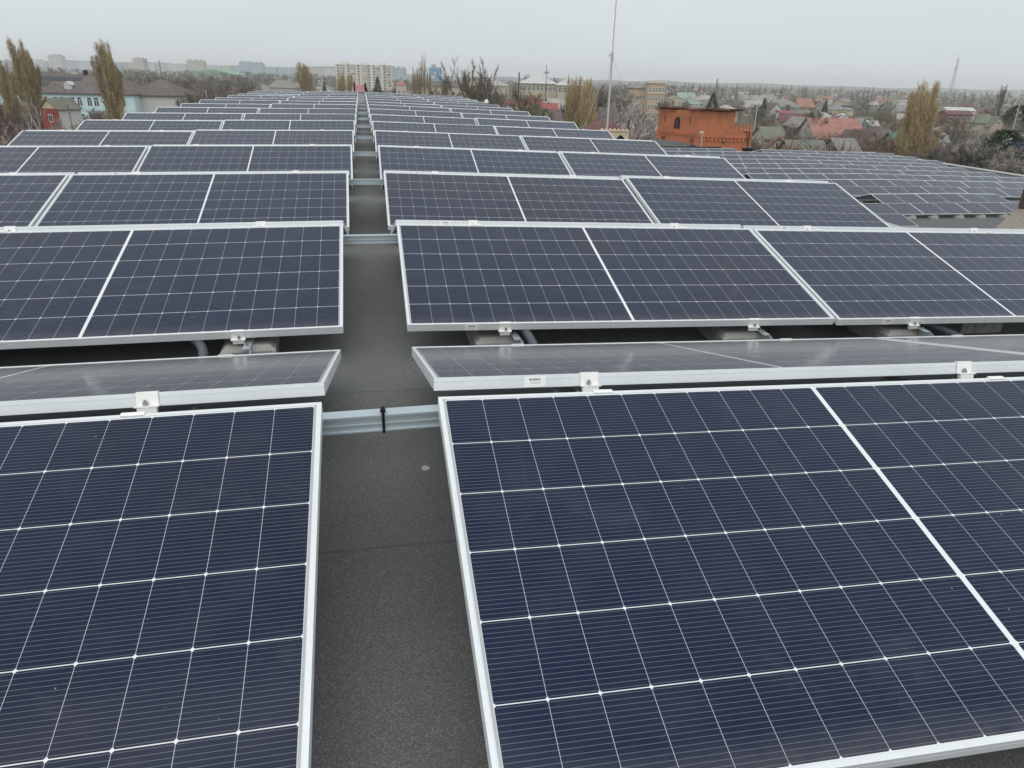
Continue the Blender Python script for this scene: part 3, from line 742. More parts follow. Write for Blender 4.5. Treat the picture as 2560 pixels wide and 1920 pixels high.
def birchtree():
    global M
    keep = M['bark']; M['bark'] = M['birchbark']
    r = forked(45, h=11., limbs=5, tw='tw_brown', tw2='tw_pale', twn=1500); M['bark'] = keep
    return r
reg('birch', 'birch_tree', 11, birchtree)
reg('shrub0', 'shrub', 3, lambda: shrub(51)); reg('shrub1', 'shrub', 3, lambda: shrub(52, tw='tw_red', tw2='tw_brown')); reg('shrub2', 'shrub', 3, lambda: shrub(53, tw='tw_pale', tw2='tw_grey')); reg('shrub3', 'shrub', 3, lambda: shrub(54, tw='tw_olive', tw2='tw_grey'))
reg('spruce', 'conifer', 9, lambda: conifer(61)); reg('juniper', 'juniper_bush', 6, lambda: baretree(62, h=6, lim=10, spread=.62, upright=.35, twn=11000, tw='juniper', tw2='tw_grey', tlen=.9)); reg('pine', 'pine_tree', 8, lambda: conifer(63, 8, 2.4, 3000, 'pine', True))
TP = {}
def tree(key, p, h, label, group=None, wide=1.0, rz=None, cat=None, parts=True):
    name, h0, mk = KIND[key]
    if key not in TP: TP[key] = mk()
    tm, cm = TP[key]; s_ = h/h0
    Mx = Matrix.Translation(p) @ Matrix.Rotation(RNG.uniform(0, 6.28) if rz is None else rz, 4, 'Z') @ Matrix.Diagonal((s_*wide, s_*wide, s_, 1))
    r = empty(name, Mx); tag(r, label, cat or ('shrub' if 'shrub' in key else 'tree'), group)
    link('trunk' if 'shrub' not in key else 'stems', tm, r); link('crown', cm, r)
    return r
def tree_at(key, px, py, d, label, group=None, wide=1.0, rz=None):
    """tree whose top shows at (px, py)"""
    t = at(px, py, d); return tree(key, Vector((t.x, t.y, G)), t.z-G, label, group, wide, rz)

# poplars and other trees one can tell apart
tree_at('poplar0', 39, 100, 140, 'tallest poplar at the far left, in front of the pale blue school', 'poplars', .98, .3)
tree_at('poplar1', 64, 126, 136, 'slimmer poplar touching the tallest one, far left', 'poplars', .82, 1.1)
tree_at('poplar1', 2, 150, 130, 'poplar cut by the left picture edge', 'poplars', .95, 2.0)
tree_at('poplar0', 14, 185, 136, 'lower poplar between the left picture edge and the tallest poplar', 'poplars', .95, 4.0)
tree_at('poplar0', 252, 105, 134, 'single tall brown poplar in front of the school wing', 'poplars', 1.02, 2.2)
tree_at('poplar1', 268, 134, 132, 'shorter poplar leaning against the single tall brown one', 'poplars', .85, .9)
tree_at('poplar1', 752, 157, 250, 'left twin of the small yellowish poplar pair beyond the roof end', 'poplars', 1.05, 3.0)
tree_at('poplar1', 765, 163, 252, 'right twin of the small yellowish poplar pair beyond the roof end', 'poplars', 1.0, 1.4)
tree_at('poplar2', 851, 184, 250, 'low yellowish poplar before the left part of the apartment block', 'poplars', .95, .4)
tree_at('poplar2', 876, 187, 248, 'low yellowish poplar before the middle of the apartment block', 'poplars', .95, 2.4)
tree_at('poplar3', 1047, 143, 225, 'half-bare poplar left of the blue glass building', 'poplars', 1.0, .2)
tree_at('poplar3', 1034, 158, 228, 'half-bare poplar at the left of its small group', 'poplars', .95, 1.2)
tree_at('fargrey', 1059, 125, 230, 'thin leafless poplar, tallest of the half-bare group', 'poplars', .55, .2)
tree_at('poplar3', 1072, 162, 226, 'half-bare poplar in front of the blue glass building', 'poplars', .95, 3.2)
tree_at('poplar2', 1436, 192, 105, 'left twin of the large olive poplars beside the white mast', 'poplars', .74, .6)
tree_at('poplar2', 1474, 200, 104, 'right twin of the large olive poplars beside the white mast', 'poplars', .80, 2.6)
tree_at('poplar2', 2330, 206, 86, 'big ochre poplar standing beyond the lower roof', 'poplars', .95, 1.3)
tree_at('poplar2', 2298, 232, 88, 'lower ochre poplar fused to the left of the big one', 'poplars', .78, 3.9)
tree_at('greypoplar', 2512, 213, 225, 'grey leafless poplar at the far right above the houses', 'poplars', .95, .5)
tree_at('fargrey', 1956, 211, 520, 'lone dark poplar standing above the treeline', 'poplars', .55, .5)
tree_at('bigbare0', 1175, 141, 112, 'big bare tree beyond the right roof edge, left of three', 'big bare trees', 1.0, .4)
tree_at('bigbare0', 1206, 146, 118, 'big bare tree beyond the right roof edge, middle of three', 'big bare trees', .9, 2.6)
tree_at('bigbare1', 1268, 150, 104, 'big forked bare tree beyond the right roof edge, right of three', 'big bare trees', 1.05, 3.6)
tree_at('bare3', 1185, 208, 100, 'low olive bush-like tree under the big bare trees', 'bare trees', 1.5)
tree_at('bare1', 1322, 178, 330, 'bare tree above the white roof of the long beige building', 'bare trees', .7)
tree_at('bare0', 1384, 188, 330, 'grey bare tree right of the lamp mast', 'bare trees', 1.1)
tree_at('birch', 14, 236, 62, 'white birch in the lower left corner of the background', 'birches', 1.0, .3)
tree_at('birch', 34, 258, 66, 'second white birch beside the corner one', 'birches', .9, 2.3)
tree_at('birch', 92, 272, 84, 'small pale birch left of the red house', 'birches', 1.0, 1.3)
tree_at('birch', 118, 282, 84, 'pale birch in front of the red house', 'birches', 1.0, 4.3)
tree_at('birch', 368, 190, 230, 'white birch above the school roof end', 'birches', .8, 4.3)
tree_at('bare4', 475, 205, 210, 'pale bare tree behind the left panel rows', 'bare trees', .8)
tree_at('spruce', 810, 203, 330, 'small dark conifer just beyond the far roof end', 'conifers', .95)
tree_at('spruce', 943, 189, 330, 'dark blue conifer before the right end of the apartment block', 'conifers', 1.1)
tree_at('spruce', 1785, 229, 270, 'dark conifer behind the orange brick castle-like house', 'conifers', 1.7)
tree_at('spruce', 1913, 243, 300, 'dark conifer right of the white gabled house', 'conifers', 1.2)
tree_at('spruce', 2066, 250, 300, 'deep green conifer right of the orange-roofed house', 'conifers', 1.15)
tree_at('pine', 2522, 322, 90, 'green pine among grey trees at the right edge', 'conifers', 1.3)
tree_at('pine', 2551, 262, 210, 'dark conifer cut by the right picture edge', 'conifers', 1.4)
tree_at('juniper', 2368, 340, 72, 'dark grey-green bush right of the big ochre poplar', 'evergreen bushes', 1.0)
tree_at('juniper', 2398, 356, 69, 'lower dark bush right of the ochre poplar, nearer the parapet', 'evergreen bushes', 1.0)
tree_at('bare1', 2028, 258, 150, 'tall dark bare tree in front of the long orange roof', 'bare trees', .8)
tree_at('bare0', 2395, 288, 84, 'big grey bare tree right of the ochre poplar', 'bare trees', 1.25)
tree_at('bare4', 2475, 312, 80, 'broad grey bare tree before the pinkish house', 'bare trees', 1.3)
tree_at('bare2', 2090, 318, 118, 'reddish bare tree in front of the orange roof', 'bare trees', 1.1)
tree_at('bare3', 2232, 262, 200, 'yellowish budding tree left of the ochre poplar', 'bare trees', 1.0)

# ------------------------------------------------------------------ houses
def axes(yaw): return Vector((RT.x, RT.y, 0)).normalized(), yaw
BASEYAW = math.atan2(RT.y, RT.x)
def house(px, py, d, w_, dp, roof_h, yaw, wall, roof, label, kind='gable', group='houses', name='house', win=2, chim=False, gable_to_cam=False, h_total=None, cat='house', wincol='glass', eave=.35, detail=True):
    """ridge centre seen at (px, py); the long side faces the camera unless gable_to_cam"""
    t = at(px, py, d); H = t.z-G
    if H < roof_h+1.6: H = roof_h+1.6
    wh = H-roof_h
    R_ = empty(name, Matrix.Translation((t.x, t.y, G)) @ Matrix.Rotation(BASEYAW+math.radians(yaw)+(math.pi/2 if gable_to_cam else 0), 4, 'Z')); tag(R_, label, cat, group)
    x, y = w_/2, dp/2
    if gable_to_cam: x, y = dp/2, w_/2
    b = MB(); b.box(-x, x, -y, y, 0, wh)
    if kind == 'gable':
        b.prism([(-y+.02, wh), (y-.02, wh), (0, H-.12)], -x, x, 0, None, 'x')
    b.build('wall', M['w_'+wall], R_)
    b = MB(); e = eave
    if kind == 'gable':
        sl_ = roof_h/y; z0 = wh-e*sl_
        for s_ in (-1, 1):
            P = [(s_*(y+e), z0), (s_*(y+e), z0+.14), (0, H+.02), (0, H-.12)]
            if s_ > 0: P = P[::-1]
            b.prism(P, -x-e, x+e, 0, None, 'x')
    elif kind == 'hip':
        r = max(.3, x-y*.95); zb = wh-.02
        c = [(-x-e, -y-e, zb), (x+e, -y-e, zb), (x+e, y+e, zb), (-x-e, y+e, zb)]; c2 = [(q_[0], q_[1], zb-.12) for q_ in c]
        a1, a2 = (-r, 0, H), (r, 0, H)
        b.face([c[0], c[1], a2, a1]); b.face([c[1], c[2], a2]); b.face([c[2], c[3], a1, a2]); b.face([c[3], c[0], a1])
        b.face(c2[::-1])
        for i in range(4): j = (i+1) % 4; b.face([c2[i], c2[j], c[j], c[i]])
    else:
        b.box(-x-.2, x+.2, -y-.2, y+.2, wh, H)
    rf = b.build('roof', M['r_'+roof], R_)
    if chim:
        b = MB(); b.box(x*.3, x*.3+.5, -.25, .25, H-roof_h*.5, H+.7); b.box(x*.3-.06, x*.3+.56, -.31, .31, H+.7, H+.8); b.build('chimney', M['red_brick'], rf)
    if detail:
        def window(cx, cy, cz, ww, hh, nx):
            f = MB(); g = MB()
            if nx:                                  # on a gable (x) side
                f.box(cx-.05, cx+.05, cy-ww/2, cy+ww/2, cz, cz+hh); g.box(cx-.07, cx+.07, cy-ww/2+.1, cy-.04, cz+.1, cz+hh-.1); g.box(cx-.07, cx+.07, cy+.04, cy+ww/2-.1, cz+.1, cz+hh-.1)
            else:
                f.box(cx-ww/2, cx+ww/2, cy-.05, cy+.05, cz, cz+hh); g.box(cx-ww/2+.1, cx-.04, cy-.07, cy+.07, cz+.1, cz+hh-.1); g.box(cx+.04, cx+ww/2-.1, cy-.07, cy+.07, cz+.1, cz+hh-.1)
            fo = f.build('window', M['frame'], R_); g.build('pane', M['glass'], fo)
        fl = max(1, int(wh//2.9)); 
        for k in range(fl):
            cz = k*2.8 + min(1.0, wh*.3)
            if cz+1.3 > wh: continue
            n = win
            for i in range(n):
                if gable_to_cam: window(-x, -y+(i+.5)*2*y/n, cz, min(1.2, 1.2*y/n), 1.3, True)
                else: window(-x+(i+.5)*2*x/n, -y, cz, min(1.2, 1.3*x/n), 1.3, False)
        if kind == 'gable' and roof_h > 1.6 and gable_to_cam: window(-x, 0, wh+.25, .8, .9, True)
    return R_
# (px, py) of the ridge centre, depth, width, depth of the house, roof height, yaw, wall, roof, label
house(590, 222, 300, 9, 7, 1.8, 5, 'beige', 'maroon', 'small dark red roofed house just left of the far panel rows', 'hip')
house(708, 200, 330, 13, 8, 3.2, -4, 'grey', 'slate', 'long house with worn grey roof left of the yellowish poplar pair', 'hip')
house(655, 211, 300, 7, 6, 2.2, 12, 'grey', 'slate', 'small grey hip-roofed house left of the long grey-roofed one', 'hip')
house(1002, 201, 420, 6, 6, 2.4, 10, 'beige', 'orange', 'tiny orange-roofed house right of the apartment block', 'hip')
house(1108, 203, 300, 18, 10, 2.0, 4, 'beige', 'umber', 'low beige house with brown roof below the blue glass building', 'hip')
house(1214, 200, 330, 22, 10, 2.2, 0, 'beige', 'pale', 'low building with pale roof behind the big bare trees', 'hip')
house(1330, 236, 180, 5.2, 5.2, 2.3, 30, 'beige', 'red', 'pavilion with bright red pyramid roof', 'hip', cat='pavilion', win=1)
house(1352, 257, 170, 7.5, 5, 1.9, 2, 'beige', 'red', 'house with bright red roof right below the red pavilion', 'gable', win=2)
house(1368, 253, 178, 3.6, 4, 1.8, 10, 'white', 'greenpale', 'small white gable with green edge beside the red roof', 'gable', gable_to_cam=True, win=1)
house(1350, 268, 120, 4.2, 7, 3.2, 14, 'cream', 'umber', 'cream gabled house with brown roof at the roof edge', 'gable', gable_to_cam=True, win=1)
house(1375, 273, 125, 7, 7, 2.6, 0, 'grey', 'umber', 'brown-roofed house right of the cream gable', 'gable')
house(1400, 277, 128, 6.5, 6, 1.9, -3, 'lightgrey', 'slate', 'grey-roofed shed left of the olive poplar pair', 'gable', cat='shed')
house(1305, 266, 140, 5.5, 5, 1.8, 8, 'beige', 'slate', 'small grey-roofed hut under the forked bare tree', 'gable', cat='hut')
house(1283, 247, 190, 7, 5.5, 2.0, -8, 'peach', 'maroon', 'peach house half hidden behind the forked bare tree', 'gable')
house(1398, 247, 210, 6.5, 6, 2.6, 6, 'redwall', 'pale', 'brick house with pale roof left of the olive poplars', 'gable')
house(1512, 296, 84, 6.2, 5.5, 2.1, -2, 'pink', 'maroon', 'pinkish house with maroon roof right behind the white mast', 'hip', win=4)
house(1500, 268, 125, 5.5, 5, 2.0, 10, 'greywhite', 'umber', 'pale house with brown roof beside the olive poplars', 'gable')
house(1488, 286, 108, 5, 4.5, 1.8, -6, 'lightgrey', 'darkgrey', 'dark-roofed hut touching the olive poplars', 'gable', cat='hut')
house(1680, 352, 72, 5.0, 6, 1.5, 24, 'white', 'darkgrey', 'white gabled shed with dark roof at the castle-like house foot', 'gable', gable_to_cam=True, cat='shed', win=1)
house(1650, 351, 74, 4.5, 5, 1.3, 0, 'grey', 'darkgrey', 'dark-roofed low shed left of the castle-like house', 'hip', cat='shed')
house(1716, 231, 430, 10, 8, 3.4, -10, 'white', 'greenpale', 'white house with pale green roof above the castle-like house', 'gable', win=3)
house(1724, 240, 410, 6, 8, 2.6, -10, 'white', 'greenpale', 'white wing with small gable below the pale green roof', 'gable', gable_to_cam=True)
house(1762, 238, 420, 11, 7, 2.6, 4, 'greywhite', 'pale', 'pale-roofed house left of the dark conifer', 'hip')
house(1815, 262, 280, 8, 7, 2.0, 4, 'greywhite', 'pale', 'pale-roofed house behind the castle-like house roof', 'hip')
house(1884, 251, 330, 8, 7, 3.0, -14, 'white', 'pale', 'white house with light grey roof left of a dark conifer', 'gable', win=3)
house(1932, 257, 300, 6.4, 8, 3.4, 8, 'white', 'umber', 'white triangular gable with brown roof, left of the long pale roof', 'gable', gable_to_cam=True)
house(1962, 252, 330, 13, 8, 2.6, -3, 'greywhite', 'slate', 'long pale-roofed house behind the white triangular gable', 'hip')
house(2010, 246, 330, 7, 8, 3.6, 6, 'peach', 'orange', 'tall house with salmon-orange roof in the middle of the town', 'gable')
house(1967, 277, 240, 5, 5, 1.3, 0, 'peach', 'red', 'peach hut with small bright red roof', 'gable', cat='hut')
house(1988, 283, 215, 8.5, 6.5, 2.4, -18, 'greywhite', 'maroon', 'maroon-roofed house left of the long orange roof', 'gable')
house(2002, 292, 190, 6, 6, 2.6, 20, 'white', 'slate', 'small white house with grey roof below the maroon roof', 'gable', gable_to_cam=True)
HSOL = house(2100, 258, 320, 10, 8, 2.6, 0, 'cream', 'slate', 'cream house with dark solar panels on its hip roof', 'hip')
house(2058, 281, 240, 7.5, 6, 2.0, 0, 'beige', 'pale', 'pale-roofed house below the deep green conifer', 'hip')
house(2109, 284, 225, 2.8, 4, 1.0, 0, 'white', 'whiteroof', 'tiny bright white gable above the long orange roof', 'gable', gable_to_cam=True, win=1, cat='shed')
house(2082, 295, 150, 10.6, 11, 3.9, 2, 'greywhite', 'orange', 'large house with long weathered orange-red roof', 'gable', win=5)
house(2154, 297, 190, 3.4, 5, 2.0, -8, 'turquoise', 'greenpale', 'turquoise gabled hut right of the long orange roof', 'gable', gable_to_cam=True, win=1, cat='hut')
house(2170, 301, 195, 4.5, 4, 1.2, 0, 'turquoise', 'pale', 'turquoise annex with pale roof beside the turquoise hut', 'gable', cat='hut')
house(2180, 322, 118, 6.2, 7, 2.6, 12, 'cream', 'brown', 'cream house with large brown roof in front of the orange roof', 'gable', win=3)
house(2150, 326, 116, 3.0, 6, 2.4, 18, 'cream', 'brown', 'small cream gable at the left end of the brown roof', 'gable', gable_to_cam=True, win=1)
house(2247, 331, 112, 2.6, 3.4, 1.0, 0, 'grey', 'green', 'green-roofed shed just left of the big ochre poplar', 'gable', cat='shed', win=1)
house(2106, 345, 92, 2.6, 4.5, 1.4, 6, 'greywhite', 'slate', 'pale ruined hut at the far edge of the lower roof', 'gable', cat='hut', win=1)
house(1950, 341, 98, 3.6, 5.5, 1.7, -20, 'beige', 'maroon', 'maroon-roofed hut right of the castle-like house', 'gable', gable_to_cam=True, cat='hut', win=1)
house(2010, 350, 92, 4.6, 5, 1.7, 4, 'pink', 'moss', 'pinkish hut with broad greyish roof by the lower roof edge', 'gable', cat='hut')
house(1925, 316, 130, 4.0, 5, 1.9, 10, 'beige', 'moss', 'mossy-roofed hut behind the maroon-roofed hut', 'gable', cat='hut')
house(2390, 276, 250, 9, 6, 1.2, 4, 'brownwall', 'maroon', 'long low dark red building right of the ochre poplar', 'gable', win=4)
house(2395, 268, 300, 12, 6, 1.2, 0, 'white', 'whiteroof', 'long white-roofed shed behind the dark red building', 'gable', cat='shed')
house(2468, 285, 200, 6.5, 6, 2.3, -6, 'beige', 'moss', 'hip-roofed beige house below the grey poplar', 'hip')
house(2494, 290, 192, 3.4, 5, 2.4, -16, 'pink', 'moss', 'pinkish gable at the right end of the beige hip roof', 'gable', gable_to_cam=True, win=1)
house(2430, 346, 88, 3.0, 4, 1.5, -26, 'pink', 'slate', 'pinkish-white house seen through the grey trees', 'gable', gable_to_cam=True, win=2)
house(2552, 334, 105, 3.4, 4, 1.7, 0, 'greywhite', 'pale', 'pale-roofed shed cut by the right picture edge', 'gable', cat='shed', win=1)
house(2556, 354, 90, 3.2, 4, 1.3, 30, 'grey', 'blue', 'shed with dark blue roof cut by the right picture edge', 'gable', cat='shed', win=1)
house(2258, 262, 300, 6, 6, 2.4, 0, 'beige', 'slate', 'beige house behind the yellowish budding tree', 'gable')
house(2264, 250, 400, 10, 7, 1.2, 0, 'white', 'whiteroof', 'white flat-roofed building left of the ochre poplar top', 'flat')
house(2200, 243, 480, 5, 5, 2.8, 20, 'white', 'orange', 'tiny white house with pinkish roof near the far treeline', 'gable')
house(2474, 262, 320, 5, 5, 1.6, 0, 'grey', 'umber', 'small brown-roofed house left of the grey poplar foot', 'gable')
house(1890, 239, 560, 22, 10, 1.2, 0, 'white', 'whiteroof', 'long white warehouse roof near the horizon', 'flat', cat='warehouse')
# panels lying on the cream house
t_ = HSOL.matrix_world
b = MB()
pm = MB(); pm.box(-.5, .5, -.85, .85, 0, .04); small_panel = pm.mesh('small_solar_panel', flat('far_panel_glass', (.03, .034, .05), .3, 0, .2))
def lay(root, x, y, z, pitch, label, group):
    o = link('rooftop_panel', small_panel, None, root.matrix_world @ Matrix.Translation((x, y, z)) @ Matrix.Rotation(pitch, 4, 'X'))
    return tag(o, label, 'solar panel', group)
hh = at(2100, 258, 320).z-G
for i in range(4): lay(HSOL, .6+i*1.05, -2.0, hh-1.15, math.atan2(2.6, 4.35), f'dark panel on the cream house roof, {ORD[i]} from the left', 'panels on the cream house')

# ---- school with pale blue walls
def facade_windows(root, xs, zs, y, w_, h_, side='-y', mull=True):
    for z in zs:
        for x in xs:
            f = MB(); g = MB()
            if side == '-y':
                f.box(x-w_/2, x+w_/2, y-.05, y+.02, z, z+h_); 
                for k in (-1, 1): g.box(x+k*w_/4-w_/4+.09, x+k*w_/4+w_/4-.09, y-.07, y-.05, z+.12, z+h_*.68)
                g.box(x-w_/2+.12, x+w_/2-.12, y-.07, y-.05, z+h_*.74, z+h_-.1)
            else:
                f.box(y-.02, y+.05, x-w_/2, x+w_/2, z, z+h_)
                g.box(y+.05, y+.07, x-w_/2+.1, x-.04, z+.1, z+h_-.1); g.box(y+.05, y+.07, x+.04, x+w_/2-.1, z+.1, z+h_-.1)
            fo = f.build('window', M['frame'], root); g.build('pane', M['glass'], fo)
pc = at(335, 236, 178); Hs = pc.z-G            # front right corner at the eaves
sch = empty('school_building', Matrix.Translation((pc.x, pc.y, G)) @ Matrix.Rotation(BASEYAW+math.radians(4), 4, 'Z'))
tag(sch, 'long two-storey school with pale blue walls and brown hip roof', 'school building')
Ls, Ds, Rh = 33.0, 13.5, 4.3
b = MB(); b.box(-Ls, 0, 0, Ds, 0, Hs); b.build('wall', M['w_pale_blue'], sch)
b = MB(); b.box(-.02, 9, 3.2, Ds+4, 0, Hs-.1); b.build('side_wing', M['w_white'], sch)
b = MB(); e = .6
def hip(b, x0, x1, y0, y1, z, h, inset):
    c = [(x0, y0, z), (x1, y0, z), (x1, y1, z), (x0, y1, z)]; a1, a2 = (x0+inset, (y0+y1)/2, z+h), (x1-inset, (y0+y1)/2, z+h)
    b.face([c[0], c[1], a2, a1]); b.face([c[1], c[2], a2]); b.face([c[2], c[3], a1, a2]); b.face([c[3], c[0], a1])
    k = [(p[0], p[1], z-.25) for p in c]; b.face(k[::-1])
    for i in range(4): j = (i+1) % 4; b.face([k[i], k[j], c[j], c[i]])
hip(b, -Ls-e, e, -e, Ds+e, Hs, Rh, 6.8); hip(b, -3, 9+e, 3.2-e, Ds+4+e, Hs-.15, 3.6, 5.5)
rfs = b.build('roof', M['r_umber'], sch)
b = MB(); b.box(-14.2, -13.4, Ds/2-.4, Ds/2+.4, Hs+Rh-.5, Hs+Rh+1.0); b.build('chimney', M['w_black_wall'], rfs)
b = MB(); b.box(-16.9, -15.2, .9, 3.2, Hs+.3, Hs+1.8); b.prism([(-17.1, Hs+1.8), (-15.0, Hs+1.8), (-16.05, Hs+2.7)], .8, 3.6); b.build('dormer', M['w_white'], rfs)
facade_windows(sch, [-31+i*1.62+(i//2)*.75 for i in range(15)], [1.1, Hs-3.0], 0, 1.15, 2.1)
facade_windows(sch, [4.2+i*1.9 for i in range(6)], [1.1, Hs-3.1], 9, 1.1, 1.9, '+x')
b = MB(); b.box(-Ls-.02, .02, -.06, 0, Hs*.47, Hs*.47+.25); b.box(-.3, .05, -.05, 0, 0, Hs-.2); b.build('trim', M['w_white'], sch)
pt = math.atan2(Rh, Ds/2+e)
for i in range(12): lay(sch, -26.5+i*1.08, 4.75, Hs+Rh*(4.75+e)/(Ds/2+e)+.06, pt, f'dark panel in the upper row on the school roof, {ORD[i]} from the left', 'panels on the school roof')
for i in range(8): lay(sch, -29.4+i*1.08, 2.7, Hs+Rh*(2.7+e)/(Ds/2+e)+.06, pt, f'dark panel in the lower row on the school roof, {ORD[i]} from the left', 'panels on the school roof')
# ---- red house in front of the school
pr = at(155, 245, 128); Hr = pr.z-G
red = empty('red_house', Matrix.Translation((pr.x-.6, pr.y, G)) @ Matrix.Rotation(BASEYAW+math.radians(70), 4, 'Z'))
tag(red, 'red house with yellow gable and mossy roof in front of the school', 'house')
# local -x ... gable faces the camera's left; ridge along local x
wR, lR, rR = 4.2, 4.6, 1.7
b = MB(); b.box(-lR/2, lR/2, -wR/2, wR/2, 0, Hr-rR); b.build('wall', M['w_lightgrey'], red)
b = MB(); b.box(-lR/2-.04, -lR/2, -wR/2-.02, wR/2+.02, 0, Hr-rR); b.build('red_front', M['w_redwall'], red)
b = MB(); b.prism([(-wR/2, Hr-rR), (wR/2, Hr-rR), (0, Hr-.1)], -lR/2-.03, lR/2, 0, None, 'x'); b.build('gable', M['w_pale_yellow'], red)
b = MB()
for s_ in (-1, 1):
    P = [(s_*(wR/2+.3), Hr-rR-.25), (s_*(wR/2+.3), Hr-rR-.1), (0, Hr+.05), (0, Hr-.1)]
    b.prism(P if s_ < 0 else P[::-1], -lR/2-.35, lR/2+.3, 0, None, 'x')
b.build('roof', M['r_moss'], red)
for z in (Hr-rR-2.3, Hr-rR-5.0):
    b = MB(); b.box(-lR/2-.08, -lR/2-.04, -.5, .5, z, z+1.3); f_ = b.build('window', M['frame'], red)
    b = MB(); b.box(-lR/2-.10, -lR/2-.08, -.4, -.04, z+.1, z+1.2); b.box(-lR/2-.10, -lR/2-.08, .04, .4, z+.1, z+1.2); b.build('pane', M['glass'], f_)
b = MB(); b.box(-lR/2+.6, lR/2+1, -wR/2-1.2, -wR/2, 0, Hr-rR-2.6); b.build('annex', M['w_greywhite'], red)
# ---- castle-like orange brick house
pk = at(1752, 278, 80); Hk = pk.z-G
cas = empty('brick_castle_house', Matrix.Translation((pk.x, pk.y, G)) @ Matrix.Rotation(BASEYAW+math.radians(-2), 4, 'Z'))
tag(cas, 'orange brick castle-like house with battlements and ruined flat roof', 'house')
LA = math.radians(50)                           # left face turns away
lx, ly = -math.cos(LA), math.sin(LA); LL = 6.1; RL, WL = 3.95, 2.15; Hw = Hk-1.25
A_ = Vector((0, 0)); B_ = Vector((lx*LL, ly*LL)); C_ = Vector((RL, 0)); D_ = C_ + Vector((-.2, 5.2)); E_ = B_ + Vector((1.6, 4.0))
b = MB(); b.prism([(A_.x, A_.y), (C_.x, C_.y), (D_.x, D_.y), (E_.x, E_.y), (B_.x, B_.y)], 0, Hk, 0, None, 'z'); b.build('tower_wall', M['orange_brick'], cas)
b = MB(); b.box(RL, RL+WL, .02, 4.6, 0, Hw-.62)
n = 5
for i in range(n): b.box(RL+.10+i*.43, RL+.10+i*.43+.23, .02, .26, Hw-.62, Hw)

b.build('battlement_wing', M['orange_brick'], cas)
# corbel rows, slots, arched windows
b = MB(); zc = Hk-2.75
for i in range(13): b.box(.2+i*.44, .2+i*.44+.22, -.13, 0, zc-.42+.0, zc)
b.box(.02, RL+WL, -.15, 0, zc, zc+.09)
Ml = Matrix(((lx, ly, 0, 0), (ly, -lx, 0, 0), (0, 0, 1, 0), (0, 0, 0, 1)))   # local x along the left face, local y outward (toward the camera)
Ml = Matrix(((lx, -ly, 0, 0), (ly, lx, 0, 0), (0, 0, 1, 0), (0, 0, 0, 1)))
for i in range(18): b.box(.15+i*.32, .15+i*.32+.15, 0, .12, zc-.0, zc+.30, 0, Ml)
for i in range(5):
    for k in (0, .34): b.box(.5+i*1.12+k, .5+i*1.12+k+.14, 0, .22, zc-1.75, zc-1.15, 0, Ml)
b.build('corbels', M['orange_brick'], cas)
def arch(cx, z0, w_, h_): return [(cx-w_/2, z0), (cx+w_/2, z0)] + [(cx+w_/2*math.cos(a), z0+h_-w_/2+w_/2*math.sin(a)*1.25) for a in [i*math.pi/8 for i in range(9)]]
b = MB(); b.prism(arch(3.15, Hk-2.05, .82, 1.2), .005, .03, 0, Ml); wn_ = b.build('arched_window', M['w_black_wall'], cas)
b = MB(); b.box(3.10, 3.22, .03, .06, Hk-2.05, Hk-1.1, 0, Ml); b.build('mullion', M['red_brick'], wn_)
b = MB(); b.prism(arch(2.95, zc-.62, .24, .55), -.03, -.005); b.build('arched_window', M['w_black_wall'], cas)
for x in (1.25, 5.0):
    b = MB(); b.box(x, x+.12, .005, .03, Hk-1.45, Hk-.7, 0, Ml); b.build('slot_window', M['red_brick'], cas)
for x in (.55, 4.75):
    b = MB(); b.box(x, x+.5, .005, .05, zc-.75, zc-.2, 0, Ml); b.build('grille', M['red_brick'], cas)
b = MB(); q = random.Random(8)
cen = (A_+B_+C_+D_+E_)/5
for i in range(46):
    t = q.random(); base = (B_.lerp(A_, t) if q.random() < .5 else A_.lerp(C_, t)); p = base.lerp(cen, q.uniform(-.05, .5))
    Mx = Matrix.Translation((p.x, p.y, Hk+.10+q.uniform(0, .16))) @ Matrix.Rotation(q.uniform(0, 6.28), 4, 'Z') @ Matrix.Rotation(q.uniform(-.12, .12), 4, 'X')
    b.box(-q.uniform(.4, .95), q.uniform(.4, .95), -.4, .4, 0, .05, q.choice((0, 0, 1)), Mx)
b.prism([(p.x*1.0, p.y) for p in (A_+Vector((0,.1)), C_+Vector((-.05,.1)), D_, E_, B_+Vector((.1,.05)))], Hk, Hk+.10, 1, None, 'z')
b.build('ruined_roof', [M['rust'], M['darkrust']], cas)
